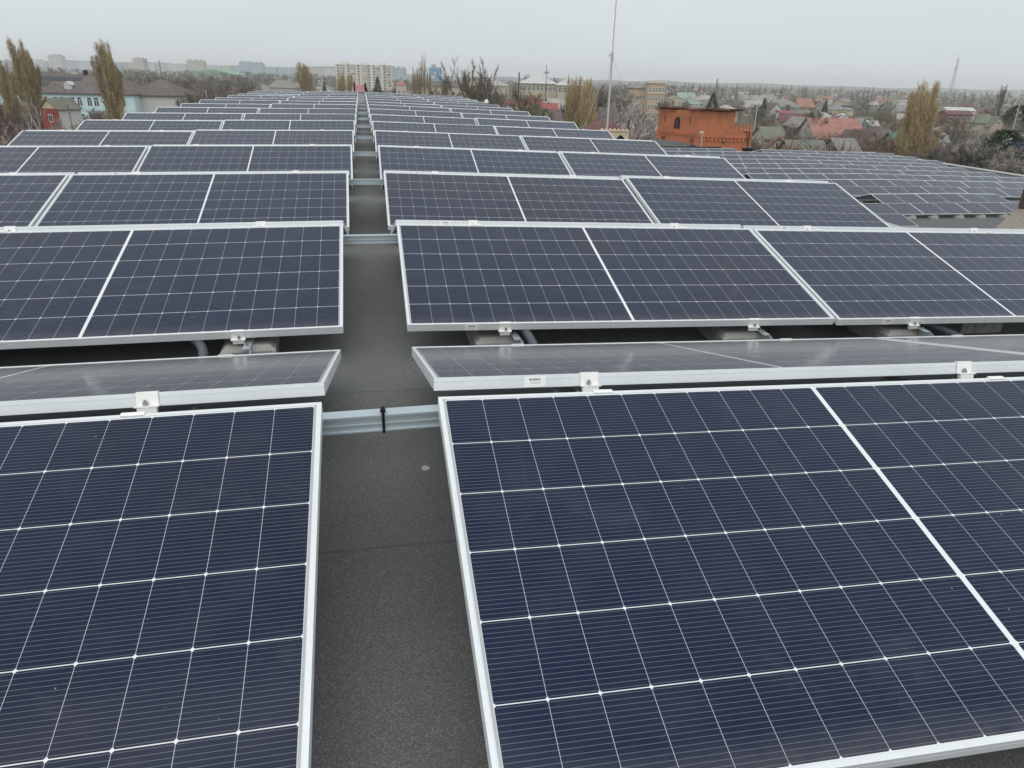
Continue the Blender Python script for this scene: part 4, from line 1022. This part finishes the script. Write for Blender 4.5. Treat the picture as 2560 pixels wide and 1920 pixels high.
# ---- apartment block
def slab(px0, px1, py, d, floors, depth_m, wall, label, detailed=False, group=None, name='apartment_block', hat=True, base_drop=0):
    a = at(px0, py, d); c = at(px1, py+(px1-px0)*.0256, d); Lb = (c-a).length; H = a.z-G
    R_ = empty(name, Matrix.Translation((a.x, a.y, G)) @ Matrix.Rotation(math.atan2(c.y-a.y, c.x-a.x), 4, 'Z'))
    tag(R_, label, 'apartment block', group)
    b = MB(); b.box(0, Lb, 0, depth_m, 0, H); b.build('wall', wall, R_)
    if hat:
        b = MB()
        for k in range(3): b.box(Lb*(.1+.33*k), Lb*(.1+.33*k)+Lb*.1, depth_m*.3, depth_m*.7, H, H+2.2)
        b.box(-.15, Lb+.15, -.15, .15, H, H+.5)
        b.build('roof_huts', wall, R_)
    return R_, Lb, H
def grid_mat(name, wall, glass, fx, fz, vary):
    t = NT(name); oc = t.coord(); sp = t.n('ShaderNodeSeparateXYZ'); t.t.links.new(oc, sp.inputs[0])
    fu = t.m('FRACT', t.m('DIVIDE', sp.outputs[0], fx)); fv = t.m('FRACT', t.m('DIVIDE', sp.outputs[2], fz))
    wn = t.m('MULTIPLY', t.m('LESS_THAN', t.m('ABSOLUTE', t.m('SUBTRACT', fu, .5)), .27), t.m('LESS_THAN', t.m('ABSOLUTE', t.m('SUBTRACT', fv, .55)), .25))
    cx = t.n('ShaderNodeCombineXYZ'); t.t.links.new(t.m('FLOOR', t.m('DIVIDE', sp.outputs[0], fx)), cx.inputs[0]); t.t.links.new(t.m('FLOOR', t.m('DIVIDE', sp.outputs[2], fz)), cx.inputs[1])
    w_ = t.n('ShaderNodeTexWhiteNoise'); t.t.links.new(cx.outputs[0], w_.inputs['Vector'])
    g = t.mix(w_.outputs['Value'], glass, tuple(x*vary for x in glass))
    col = t.mix(wn, t.mix(t.noise(.15, 3, oc), wall, tuple(x*.82 for x in wall)), g)
    return t.fin(col, .8, 0, .3)
M['blk'] = grid_mat('panel_block_wall', (.60, .56, .50), (.14, .15, .16), 3.2, 2.7, 2.6)
blk, Lb, Hb = slab(838, 979, 161, 640, 9, 13, M['w_block'], 'nine-storey apartment block standing above the far roof end', True)
fl = 9; fh = Hb/fl; wcount = 0
for k in range(fl):
    for i in range(11):
        x = (i+.5)*Lb/11; 
        f = MB(); f.box(x-.8, x+.8, -.08, .02, k*fh+.95, k*fh+2.15); f.build('window', M['glass'], blk); 
bq = random.Random(12)
for i, x in enumerate((.10, .30, .52, .74, .93)):
    b = MB()
    for k in range(fl):
        b.box(Lb*x-2.2, Lb*x+2.2, -1.2, -.1, k*fh+.1, k*fh+1.15, bq.choice((0, 0, 1, 2)))
        if bq.random() < .7: b.box(Lb*x-2.2, Lb*x+2.2, -1.15, -.1, k*fh+1.2, k*fh+2.3, bq.choice((3, 3, 4)))
    b.build('balcony_column', [M['w_white'], M['w_beige'], M['w_lightgrey'], M['w_grey'], M['w_white']], blk)
WB = {'a': grid_mat('far_block_white', (.62, .63, .63), (.20, .22, .25), 3.4, 2.9, 1.8), 'b': grid_mat('far_block_beige', (.55, .50, .44), (.2, .2, .2), 3.4, 2.9, 1.8), 'c': grid_mat('far_block_blue', (.42, .52, .58), (.16, .2, .25), 3.4, 2.9, 1.6), 'd': grid_mat('blue_glass_tower_wall', (.22, .40, .50), (.08, .20, .29), 2.6, 3.2, 1.7)}
slab(978, 1012, 170, 900, 9, 13, WB['c'], 'pale blue-grey block just right of the apartment block')
tw_, Lt, Ht = slab(1072, 1100, 168, 620, 7, 12, WB['d'], 'blue glass-clad tower right of the half-bare poplars', hat=False)
b = MB(); b.box(2, 5.5, 3, 9, Ht, Ht+2.4); b.build('roof_hut', M['w_grey'], tw_)
b = MB()
for (x0, x1, z0, z1) in ((1.2, 5.2, .55, .68), (4.4, 6.6, .72, .80), (4.4, 6.6, .40, .46)): b.box(x0, x1, -.25, .05, Ht*z0, Ht*z1)
b.build('white_sign_panel', M['w_white'], tw_)
# beige three-storey institute and the pinkish neoclassical building
ins, Li, Hi = slab(1298, 1392, 207, 300, 3, 12, M['w_beige'], 'long beige three-storey building with pale roof behind the red roofs', hat=False, name='institute_building')
b = MB(); hip(b, -.6, Li+.6, -.6, 12.6, Hi, 2.6, 6); b.build('roof', M['r_whiteroof'], ins); facade_windows(ins, [(i+.5)*Li/9 for i in range(9)], [1.0, 4.2, Hi-2.9], 0, 1.2, 1.9)
ins2, Li, Hi = slab(1396, 1460, 212, 285, 3, 12, M['w_beige'], 'beige building with white roof partly behind the olive poplars', hat=False, name='institute_building')
b = MB(); hip(b, -.6, Li+.6, -.6, 12.6, Hi, 2.6, 5); b.build('roof', M['r_whiteroof'], ins2); facade_windows(ins2, [(i+.5)*Li/6 for i in range(6)], [1.0, 4.2, Hi-2.9], 0, 1.2, 1.9)
pnk, Lp, Hp = slab(1623, 1664, 208, 270, 4, 9, M['w_peach'], 'peach-coloured four-storey block with cornice above the grey trees', hat=False, name='neoclassical_building')
b = MB(); b.box(-.4, Lp+.4, -.4, 9.4, Hp, Hp+.35); b.box(-.3, Lp+.3, -.3, .05, Hp*.72, Hp*.72+.35)
for i in range(9): b.box(.1+i*Lp/9, .4+i*Lp/9, -.2, .1, Hp+.35, Hp+.9)
b.build('cornice', M['w_cream'], pnk); facade_windows(pnk, [(i+.5)*Lp/5 for i in range(5)], [1, 4, 7, 10], 0, .9, 1.7)
pn2, Lq, Hq = slab(1574, 1624, 219, 278, 3, 9, M['w_peach'], 'lower peach wing with dark hip roof, left of the cornice block', hat=False, name='neoclassical_building')
b = MB(); hip(b, -.4, Lq+.3, -.4, 9.4, Hq, 2.2, 4); b.build('roof', M['r_slate'], pn2); facade_windows(pn2, [(i+.5)*Lq/6 for i in range(6)], [1, 4, 7], 0, .9, 1.7)
# ---- far city, blocks one by one
far = [(-40, 22, 150, 'c'), (26, 60, 148, 'a'), (72, 106, 150, 'a'), (152, 190, 154, 'c'), (192, 226, 155, 'a'), (318, 345, 162, 'b'), (345, 385, 159, 'a'), (386, 420, 160, 'b'), (420, 463, 160, 'a'), (510, 545, 163, 'a'), (546, 576, 165, 'b'), (577, 598, 165, 'c'), (655, 690, 169, 'c'), (690, 735, 169, 'c'), (776, 806, 172, 'b'), (806, 838, 173, 'a'), (270, 300, 164, 'c')]
for i, (x0, x1, y, m_) in enumerate(far): slab(x0, x1, y, 1500+60*(i % 4), 9, 14, WB[m_], 'pale slab block in the hazy city on the left skyline', group='hazy far city blocks on the left')
slab(119, 149, 138, 1250, 14, 16, WB['a'], 'tall hazy tower block, leftmost on the skyline between the poplars')
slab(331, 357, 146, 1300, 14, 16, WB['b'], 'hazy tower block right of the single tall brown poplar')
slab(465, 507, 151, 1300, 12, 14, WB['b'], 'wide hazy tower block above the green hall')
slab(597, 625, 155, 1250, 12, 14, WB['c'], 'bluish hazy tower block, left of a white-striped twin')
slab(626, 655, 157, 1230, 12, 14, WB['c'], 'bluish hazy tower block, right twin of the pair')
for i, (x0, x1, y) in enumerate(((2398, 2424, 228), (2426, 2452, 229), (2530, 2556, 227), (2556, 2584, 227), (2452, 2470, 230), (2508, 2528, 229))): slab(x0, x1, y, 1500, 9, 13, WB['b' if i % 2 else 'a'], 'pale hazy block on the right skyline', group='hazy far blocks on the right')
slab(2472, 2504, 227, 1300, 9, 13, WB['a'], 'whitish gridded block on the right skyline beside the grey poplar')
st = at(527, 172, 900); sth = empty('green_hall', Matrix.Translation((st.x, st.y, G)) @ Matrix.Rotation(BASEYAW, 4, 'Z')); tag(sth, 'wide hall with low green roof below the hazy city', 'hall')
hs_ = st.z-G
b = MB(); b.box(-24, 24, 0, 40, 0, hs_-6.5); b.build('wall', M['w_greywhite'], sth)
b = MB(); b.prism([(-36, hs_-6.5), (36, hs_-6.5), (0, hs_)], -1, 42); b.build('roof', M['r_stadium'], sth)

# ---- masts, poles and small roof-edge things
def pole(px, py, d, r0_, r1_, label, name, mat, zb=G, extra=None, cat='pole'):
    t = at(px, py, d); R_ = empty(name, Vector((t.x, t.y, zb))); tag(R_, label, cat)
    b = MB(); b.tube([(0, 0, 0), (0, 0, (t.z-zb)*.5), (0, 0, t.z-zb)], [r0_, (r0_+r1_)/2, r1_], 8); b.build('shaft', M[mat], R_)
    return R_, t.z-zb
mp = at(1517, 330, 56); mtop = 14.0
mst = empty('guyed_mast', Vector((mp.x, mp.y, G))); tag(mst, 'tall thin white guyed mast rising out of the picture', 'mast')
zj = at(1530, 142, 56).z-G
b = MB(); b.tube([(0, 0, 0), (0, 0, zj)], [.085, .075], 10); b.tube([(0, 0, zj), (0, 0, zj+9)], [.05, .03], 8); b.build('shaft', M['mast'], mst)
b = MB(); b.tube([(0, 0, zj-.25), (0, 0, zj+.25)], .12, 8); b.box(-.25, .02, -.04, .04, zj-.05, zj+.12); b.build('collar', M['mast'], mst)
for i, (dx, dy) in enumerate(((-5, -2), (5.5, -1), (.5, 6))):
    b = MB(); b.tube([(0, 0, zj), (dx, dy, 4)], .009, 4); b.build('guy_wire', M['steel'], mst)
lm, lh = pole(1367, 162, 190, .14, .07, 'dark lamp mast with a floodlight cluster above the red pavilion', 'floodlight_mast', 'pipe', cat='lamp mast')
b = MB()
for i in range(6): a = i*math.pi/3; b.box(-.22, .22, -.12, .12, -.2, .2, 0, Matrix.Translation((math.cos(a)*.55, math.sin(a)*.55, lh-1.9)) @ Matrix.Rotation(a, 4, 'Z'))
b.tube([(0, 0, lh-2.3), (0, 0, lh-1.5)], .34, 8); b.build('floodlights', M['lattice'], lm)
pole(1298, 180, 230, .24, .20, 'dark factory chimney left of the beige institute', 'factory_chimney', 'pipe', cat='chimney')
pole(397, 150, 900, .9, .5, 'thin hazy chimney on the left skyline', 'factory_chimney', 'pipe', cat='chimney')
pole(1794, 197, 1100, 1.6, .9, 'thin hazy chimney on the right skyline', 'factory_chimney', 'pipe', cat='chimney')
pole(2552, 252, 150, .11, .08, 'white lamp post near the right picture edge', 'lamp_post', 'mast')
pole(1893, 268, 140, .10, .08, 'white pole right of the castle-like house', 'utility_pole', 'mast')
pole(169, 262, 92, .07, .06, 'weathered utility pole before the red house', 'utility_pole', 'bark')
pole(514, 224, 130, .06, .05, 'thin white lamp post behind the left panel rows', 'lamp_post', 'mast')
# lattice tower
lp = at(2397, 145, 560); lw = empty('lattice_tower', Vector((lp.x, lp.y, G))); tag(lw, 'grey lattice telecom tower above the right-hand houses', 'tower'); H_ = lp.z-G
b = MB(); n = 16
for i in range(n):
    z0, z1 = H_*i/n, H_*(i+1)/n; w0, w1 = 1.0*(1-i/n)+.4, 1.0*(1-(i+1)/n)+.4
    C0 = [(w0*sx, w0*sy, z0) for sx, sy in ((-1, -1), (1, -1), (1, 1), (-1, 1))]; C1 = [(w1*sx, w1*sy, z1) for sx, sy in ((-1, -1), (1, -1), (1, 1), (-1, 1))]
    for k in range(4):
        j = (k+1) % 4
        b.tube([C0[k], C1[k]], .11, 4, 0, False); b.tube([C0[k], C1[j]], .06, 3, 0, False); b.tube([C0[j], C1[k]], .06, 3, 0, False); b.tube([C1[k], C1[j]], .06, 3, 0, False)
b.build('lattice', M['lattice'], lw)
b = MB(); b.tube([(0, 0, H_), (0, 0, H_+4)], .12, 5); b.tube([(-1.3, -.8, H_*.8), (-1.3, -1.4, H_*.8)], .9, 12); b.build('antennas', M['w_white'], lw)
# roof-edge things on the lower roof
p = CAM + ray(1868, 375)*(47.6/ray(1868, 375).y); ch = empty('roof_chimney', Vector((p.x, p.y, LZ))); tag(ch, 'black box chimney in the gap of the farthest lower row', 'chimney')
b = MB(); b.box(-.24, .24, -.25, .25, 0, .42); b.build('box', M['w_black_wall'], ch)
b = MB(); b.box(-.28, .28, -.29, .29, .42, .47); b.build('cap', M['black'], ch)
p = CAM + ray(1874, 330)*(48.6/ray(1874, 330).y); br = empty('bracket_post', Vector((p.x, p.y, LZ))); tag(br, 'dark rusty post with angled cross bracket at the lower roof edge', 'post'); hb = p.z-LZ
b = MB(); b.tube([(0, 0, 0), (0, 0, hb)], .06, 6); b.build('post', M['darkrust'], br)
b = MB(); b.tube([(-.45, 0, hb), (.05, 0, hb)], .05, 6); b.tube([(-.25, 0, hb), (0, 0, hb-1.0)], .04, 5); b.build('bracket', M['darkrust'], br)
def at_y(px, py, Y): return at(px, py, Y/ray(px, py).y)
a_ = at_y(1652, 366, 50.3); c_ = at_y(1803, 366, 50.3)
b = MB(); b.box(0, (c_-a_).length, -.06, .06, 0, a_.z-LZ+.1)
o = b.build('black_screen', M['w_black_wall'], None, Matrix.Translation((a_.x, 50.3, LZ-.1))); tag(o, 'low black screen wall along the far edge of the lower roof', 'screen wall')
lp2 = at(1757, 331, 66); sl2 = empty('street_lamp', Vector((lp2.x, lp2.y, G))); tag(sl2, 'white street lamp in front of the castle-like house', 'street lamp'); hz = lp2.z-G
b = MB(); b.tube([(0, 0, 0), (0, 0, hz-.1), (.02, 0, hz)], .04, 6); b.build('pole', M['mast'], sl2); b = MB(); b.box(-.28, .06, -.07, .07, hz-.03, hz+.06); b.build('lamp_head', M['frame'], sl2)
# cream arcade beside the mast
p0_, p1_ = at(1500, 327, 60), at(1573, 329, 60); ar = empty('arcade', Matrix.Translation((p0_.x, p0_.y, G)) @ Matrix.Rotation(math.atan2(p1_.y-p0_.y, p1_.x-p0_.x), 4, 'Z')); tag(ar, 'cream-topped arcade with two dark arches beside the white mast', 'arcade')
La, ha = (p1_-p0_).length, p0_.z-G
b = MB(); b.box(0, La, 0, .35, ha-.30, ha); b.box(0, La, -.1, .45, ha, ha+.07)
for i in range(7): b.box(.1+i*La/7, .25+i*La/7, .05, .25, ha+.07, ha+.2)
for x in (.02, La*.5-.12, La-.26): b.box(x, x+.24, 0, .35, 0, ha-.30)
for x0 in (.26, La*.5+.12):
    x1 = x0+La*.5-.38
    for s_, xa in ((1, x0), (-1, x1)): b.prism([(xa, ha-.3), (xa+s_*.4, ha-.3), (xa, ha-.62)] if s_ < 0 else [(xa, ha-.62), (xa+s_*.4, ha-.3), (xa, ha-.3)], .02, .33)
b.build('arches', M['w_cream'], ar)
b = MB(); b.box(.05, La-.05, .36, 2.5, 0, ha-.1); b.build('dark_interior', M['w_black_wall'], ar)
p = at(1572, 300, 60); o = empty('stove_pipe', Vector((p.x, p.y, G))); tag(o, 'black stove pipe at the right end of the cream arcade', 'pipe'); b = MB(); b.tube([(0, 0, 0), (0, 0, p.z-G)], .09, 8); b.build('shaft', M['pipe'], o)
# posts and pink board at the far end of the walkway
for px, nm in ((885.5, 'left'), (912.5, 'right')):
    p = at(px, 208, 31.5); o = empty('dark_post', Vector((p.x, p.y, ROOFZ))); tag(o, f'short dark steel post at the far walkway end, {nm} one', 'post', 'posts at the far walkway end'); b = MB(); b.box(-.035, .035, -.035, .035, 0, p.z-ROOFZ); b.build('shaft', M['w_black_wall'], o)
house(899, 212, 150, 2.1, 3.0, 1.2, 0, 'pink', 'dullpink', 'small hut with dull pink roof straight beyond the walkway', 'gable', cat='hut', win=1)
# satellite dish-like pale ball at the right panel end
p = at(1216, 252, 21.5); o = empty('floodlight', Vector((p.x, p.y, ROOFZ-.1))); tag(o, 'small pale floodlight at the right end of a far panel row', 'lamp')
b = MB(); b.tube([(0, 0, 0), (0, 0, p.z-ROOFZ)], .015, 5); b.build('stem', M['mast'], o); b = MB(); b.tube([(0, 0, p.z-ROOFZ+.0), (0, 0, p.z-ROOFZ+.05), (0, 0, p.z-ROOFZ+.14)], [.05, .08, .04], 10); b.build('head', M['frame'], o)

# ------------------------------------------------------------------ the rest of the town: bare trees, shrubs and roofs in depth
FQ = random.Random(77)
def free(px, py, boxes):
    return not any(x0 < px < x1 and y0 < py < y1 for x0, y0, x1, y1 in boxes)
KEEPD = {0: 80, 1: 330, 2: 150, 3: 640, 4: 320, 5: 175, 6: 60, 7: 187, 8: 135, 9: 116, 10: 195, 11: 290, 12: 275, 13: 245}
KEEP = [(1664, 262, 1890, 372), (1990, 240, 2034, 262), (2018, 290, 2145, 318), (838, 150, 985, 214), (2075, 255, 2128, 275), (1320, 230, 1380, 268), (1500, 325, 1580, 350), (104, 190, 436, 268), (104, 244, 214, 330), (2140, 316, 2226, 340), (2440, 282, 2502, 300), (1298, 206, 1395, 232), (1574, 206, 1666, 246), (2360, 266, 2430, 284)]
def hides(px, py, d):
    for i, (x0, y0, x1, y1) in enumerate(KEEP):
        m = 1.6*F_PX/d
        if x0-m < px < x1+m and py < y1-4 and d < KEEPD[i]: return True
    return False
LBL = {'bare0': 'grey bare tree among the houses of the town', 'bare1': 'brown bare tree among the houses of the town', 'bare2': 'reddish bare tree among the houses of the town', 'bare3': 'olive budding tree among the houses of the town', 'bare4': 'pale blossoming tree among the houses of the town',
       'shrub0': 'brown leafless shrub in the gardens', 'shrub1': 'reddish leafless shrub in the gardens', 'shrub2': 'pale blossoming shrub in the gardens', 'shrub3': 'olive budding shrub in the gardens', 'spruce': 'small dark conifer among the far houses', 'fargrey': 'hazy columnar poplar in the far treeline'}
GRP = {'bare': 'bare trees in the town', 'shru': 'garden shrubs', 'spru': 'small far conifers', 'farg': 'hazy poplars of the far treeline'}
def scatter(n, x0, x1, y0, y1, keys, h0, h1, wide=(.9, 1.4), dmin=58, dmax=1400, keep=True):
    for _ in range(n):
        px, dy = FQ.uniform(x0, x1), None
        py = FQ.uniform(y0, y1) + (px-(x0+x1)/2)*.0256; k = FQ.choice(keys); h = FQ.uniform(h0, h1)
        d = depth_for(px, py, h)
        if d is None or (keep and hides(px, py, d)): continue
        if d is None or d < dmin or d > dmax: continue
        p = at(px, py, d)
        # keep off the two roofs
        if -7 < p.x < 7 and p.y < 38: continue
        if 4 < p.x < 40 and p.y < 52.5: continue
        tree(k, Vector((p.x, p.y, G)), h, LBL[k], GRP[k[:4]], FQ.uniform(*wide))
B4 = ['bare0', 'bare1', 'bare2', 'bare0', 'bare3', 'bare4', 'bare0', 'bare1']
scatter(30, 2250, 2600, 300, 372, ['bare0', 'bare4', 'bare1', 'bare3'], 5, 9)
scatter(50, 2380, 2640, 372, 452, ['shrub1', 'shrub0', 'bare2', 'shrub2', 'shrub1'], 2.4, 5)
scatter(44, 1880, 2300, 300, 376, ['bare2', 'bare1', 'bare0'], 4, 7)
scatter(60, 1880, 2290, 322, 372, ['shrub1', 'shrub0', 'shrub3', 'shrub1'], 4.5, 7.5, keep=False, dmax=110)
scatter(26, 1890, 2290, 322, 360, ['bare2', 'bare1', 'bare0'], 5, 8, keep=False, dmax=110)
scatter(60, 1880, 2600, 280, 312, ['shrub1', 'shrub0', 'shrub3', 'shrub2', 'shrub0'], 3, 5, dmax=200)
scatter(50, 1880, 2600, 262, 305, B4, 4, 8)
scatter(40, 1500, 2600, 240, 268, B4, 4, 9, dmax=420)
scatter(16, 1560, 2600, 230, 244, B4, 6, 11, dmax=420)
scatter(40, 1480, 1680, 240, 340, ['bare0', 'bare1', 'bare4', 'shrub2', 'bare0'], 5, 9)
scatter(30, 1260, 1520, 225, 280, ['bare0', 'bare1', 'bare3', 'bare2'], 5, 8)
scatter(26, 1480, 1640, 196, 214, ['bare0', 'bare1', 'fargrey'], 11, 15, dmax=420)
scatter(30, 1090, 1420, 190, 215, ['bare0', 'bare1', 'bare2'], 9, 13, dmax=420)
scatter(46, 90, 600, 178, 200, ['bare1', 'bare2', 'bare1', 'bare0', 'bare3'], 9, 13, dmin=215, dmax=480)
scatter(40, 390, 640, 200, 238, ['bare1', 'bare1', 'bare2', 'bare0', 'shrub0'], 6, 10, dmax=420)
scatter(26, 590, 1100, 190, 214, ['bare1', 'bare0', 'bare0', 'bare1'], 6, 11, dmax=600)
scatter(30, -40, 110, 235, 310, ['bare2', 'shrub1', 'bare1'], 4, 7, dmin=80)
scatter(12, 60, 112, 275, 318, ['bare2', 'shrub1', 'shrub0'], 3, 6, dmin=90)
scatter(7, 215, 250, 262, 290, ['bare0', 'bare4'], 5, 8, dmin=110, keep=False)
# far treeline, one poplar after another
for i in range(64):
    px = 1670 + i*13.6 + FQ.uniform(-5, 5)
    if 2255 < px < 2365: continue
    d = FQ.uniform(620, 900); py = horizon(px) + FQ.uniform(0, 9)*1.0
    t = at(px, py, d); tree('fargrey', Vector((t.x, t.y, G)), max(9, t.z-G), LBL['fargrey'], GRP['farg'], FQ.uniform(.9, 1.3))
# roofs between the trees
HW, HR = ['white', 'greywhite', 'cream', 'beige', 'lightgrey', 'peach', 'grey'], ['slate', 'pale', 'slate', 'moss', 'umber', 'maroon', 'pale', 'brown', 'greenpale', 'orange', 'slate']
def town(n, x0, x1, y0, y1, dmin, dmax, text, grp):
    for _ in range(n):
        px = FQ.uniform(x0, x1); py = FQ.uniform(y0, y1)+(px-(x0+x1)/2)*.0256; h = FQ.uniform(4.6, 6.8)
        if not free(px, py, KEEP): continue
        d = depth_for(px, py, h)
        if d is None or not dmin < d < dmax: continue
        house(px, py, d, FQ.uniform(5.5, 9), FQ.uniform(5, 7), FQ.uniform(1.6, 2.6), FQ.uniform(-35, 35), FQ.choice(HW), FQ.choice(HR), text, FQ.choice(('gable', 'gable', 'hip')), grp, gable_to_cam=FQ.random() < .3, detail=d < 260, win=2)
town(22, 1900, 2560, 262, 312, 140, 300, 'low house half hidden behind bare trees in the nearer town', 'low houses of the nearer town')
town(46, 1500, 2560, 236, 262, 200, 700, 'small house among bare trees in the middle distance', 'small houses in the middle distance')
town(50, 1660, 2560, 226, 238, 420, 1300, 'tiny pale house in the hazy far town', 'tiny houses of the far town')
town(22, 600, 1560, 196, 225, 200, 600, 'small house partly hidden beyond the far roof end', 'small houses beyond the far roof end')
town(24, 0, 850, 178, 196, 380, 1100, 'tiny house below the hazy city on the left', 'tiny houses below the hazy city')
# woods that read as one mass
def woods():
    b = MB(); q = random.Random(5)
    def clump(p, h, n):
        for _ in range(n):
            a = q.uniform(0, 6.283); rr = q.uniform(0, h*.55); z = q.uniform(.1, 1)*h
            s_ = math.sqrt(max(.05, 1-(z/h)**2*.8))
            tri(b, p + Vector((math.cos(a)*rr*s_, math.sin(a)*rr*s_, z*.85)), Vector((q.gauss(0, .5), q.gauss(0, .5), 1)).normalized(), h*.22, h*.035, q.choice((0, 0, 1)), q)
    for (x0, x1, d0, d1, h0, h1, n, k) in ((-80, 860, 600, 1150, 7, 13, 330, 42), (980, 1700, 420, 1000, 6, 12, 170, 42), (1500, 2620, 420, 1500, 5, 10, 520, 34), (-60, 640, 260, 560, 7, 11, 150, 60)):
        for _ in range(n):
            px, d = q.uniform(x0, x1), q.uniform(d0, d1); p = at(px, horizon(px), d); clump(Vector((p.x, p.y, G)), q.uniform(h0, h1), k)
    return b
tag(woods().build('distant_woods', [M['tw_brown'], M['tw_grey']]), 'grey-brown leafless woods and gardens filling the far town', 'woods', None, 'stuff')

def thicket():
    """gardens between the houses: fine twigs in many small crowns"""
    b = MB(); q = random.Random(9)
    for (x0, x1, dy0, dy1, h0, h1, n, k) in ((1880, 2600, 34, 76, 3.0, 6.5, 520, 150), (1500, 2600, 16, 40, 3.5, 7, 340, 90), (1880, 2320, 74, 128, 3.0, 6.5, 150, 280), (1500, 1900, 24, 64, 3, 6, 120, 120), (1080, 1560, 16, 60, 4, 8, 130, 130), (380, 640, 26, 60, 4, 7, 70, 130)):
        for _ in range(n):
            px = q.uniform(x0, x1); py = horizon(px)+q.uniform(dy0, dy1); h = q.uniform(h0, h1)
            d = depth_for(px, py, h)
            if d is None or d < 60 or d > 420 or hides(px, py, d): continue
            c = at(px, py, d)
            if c.x < 40 and c.y < 52.5 and c.x > 4: continue
            mi = q.choice((0, 0, 1, 2, 3)); r = h*q.uniform(.38, .6)
            for _ in range(k):
                a = q.uniform(0, 6.283); z = h*q.uniform(.12, .85); rr = r*math.sqrt(q.random())*math.sqrt(max(.1, 1-(z/h-.45)**2*2.6))
                p = Vector((c.x+math.cos(a)*rr, c.y+math.sin(a)*rr, G+z))
                tri(b, p, Vector((math.cos(a)*.5+q.gauss(0, .4), math.sin(a)*.5+q.gauss(0, .4), .9)).normalized(), q.uniform(.5, 1.3), q.uniform(.012, .03)*(d/140)**.6, mi if q.random() < .8 else q.choice((0, 1)), q)
    return b
tag(thicket().build('garden_thicket', [M['tw_brown'], M['tw_grey'], M['tw_red'], M['tw_olive']]), 'tangle of leafless garden bushes between the nearer houses', 'thicket', None, 'stuff')

# ------------------------------------------------------------------ the air
def haze():
    t = bpy.data.materials.new('haze_air'); t.use_nodes = True; nt_ = t.node_tree; nt_.nodes.clear()
    o = nt_.nodes.new('ShaderNodeOutputMaterial'); v = nt_.nodes.new('ShaderNodeVolumePrincipled')
    v.inputs['Color'].default_value = (.97, .985, 1.0, 1); v.inputs['Density'].default_value = 0.00027; v.inputs['Anisotropy'].default_value = .1
    nt_.links.new(v.outputs[0], o.inputs['Volume']); b = MB(); b.box(-4500, 5400, -400, 5400, G-1.2, 36)
    return b.build('haze', t)
tag(haze(), 'pale spring haze over the town', 'haze', None, 'stuff')
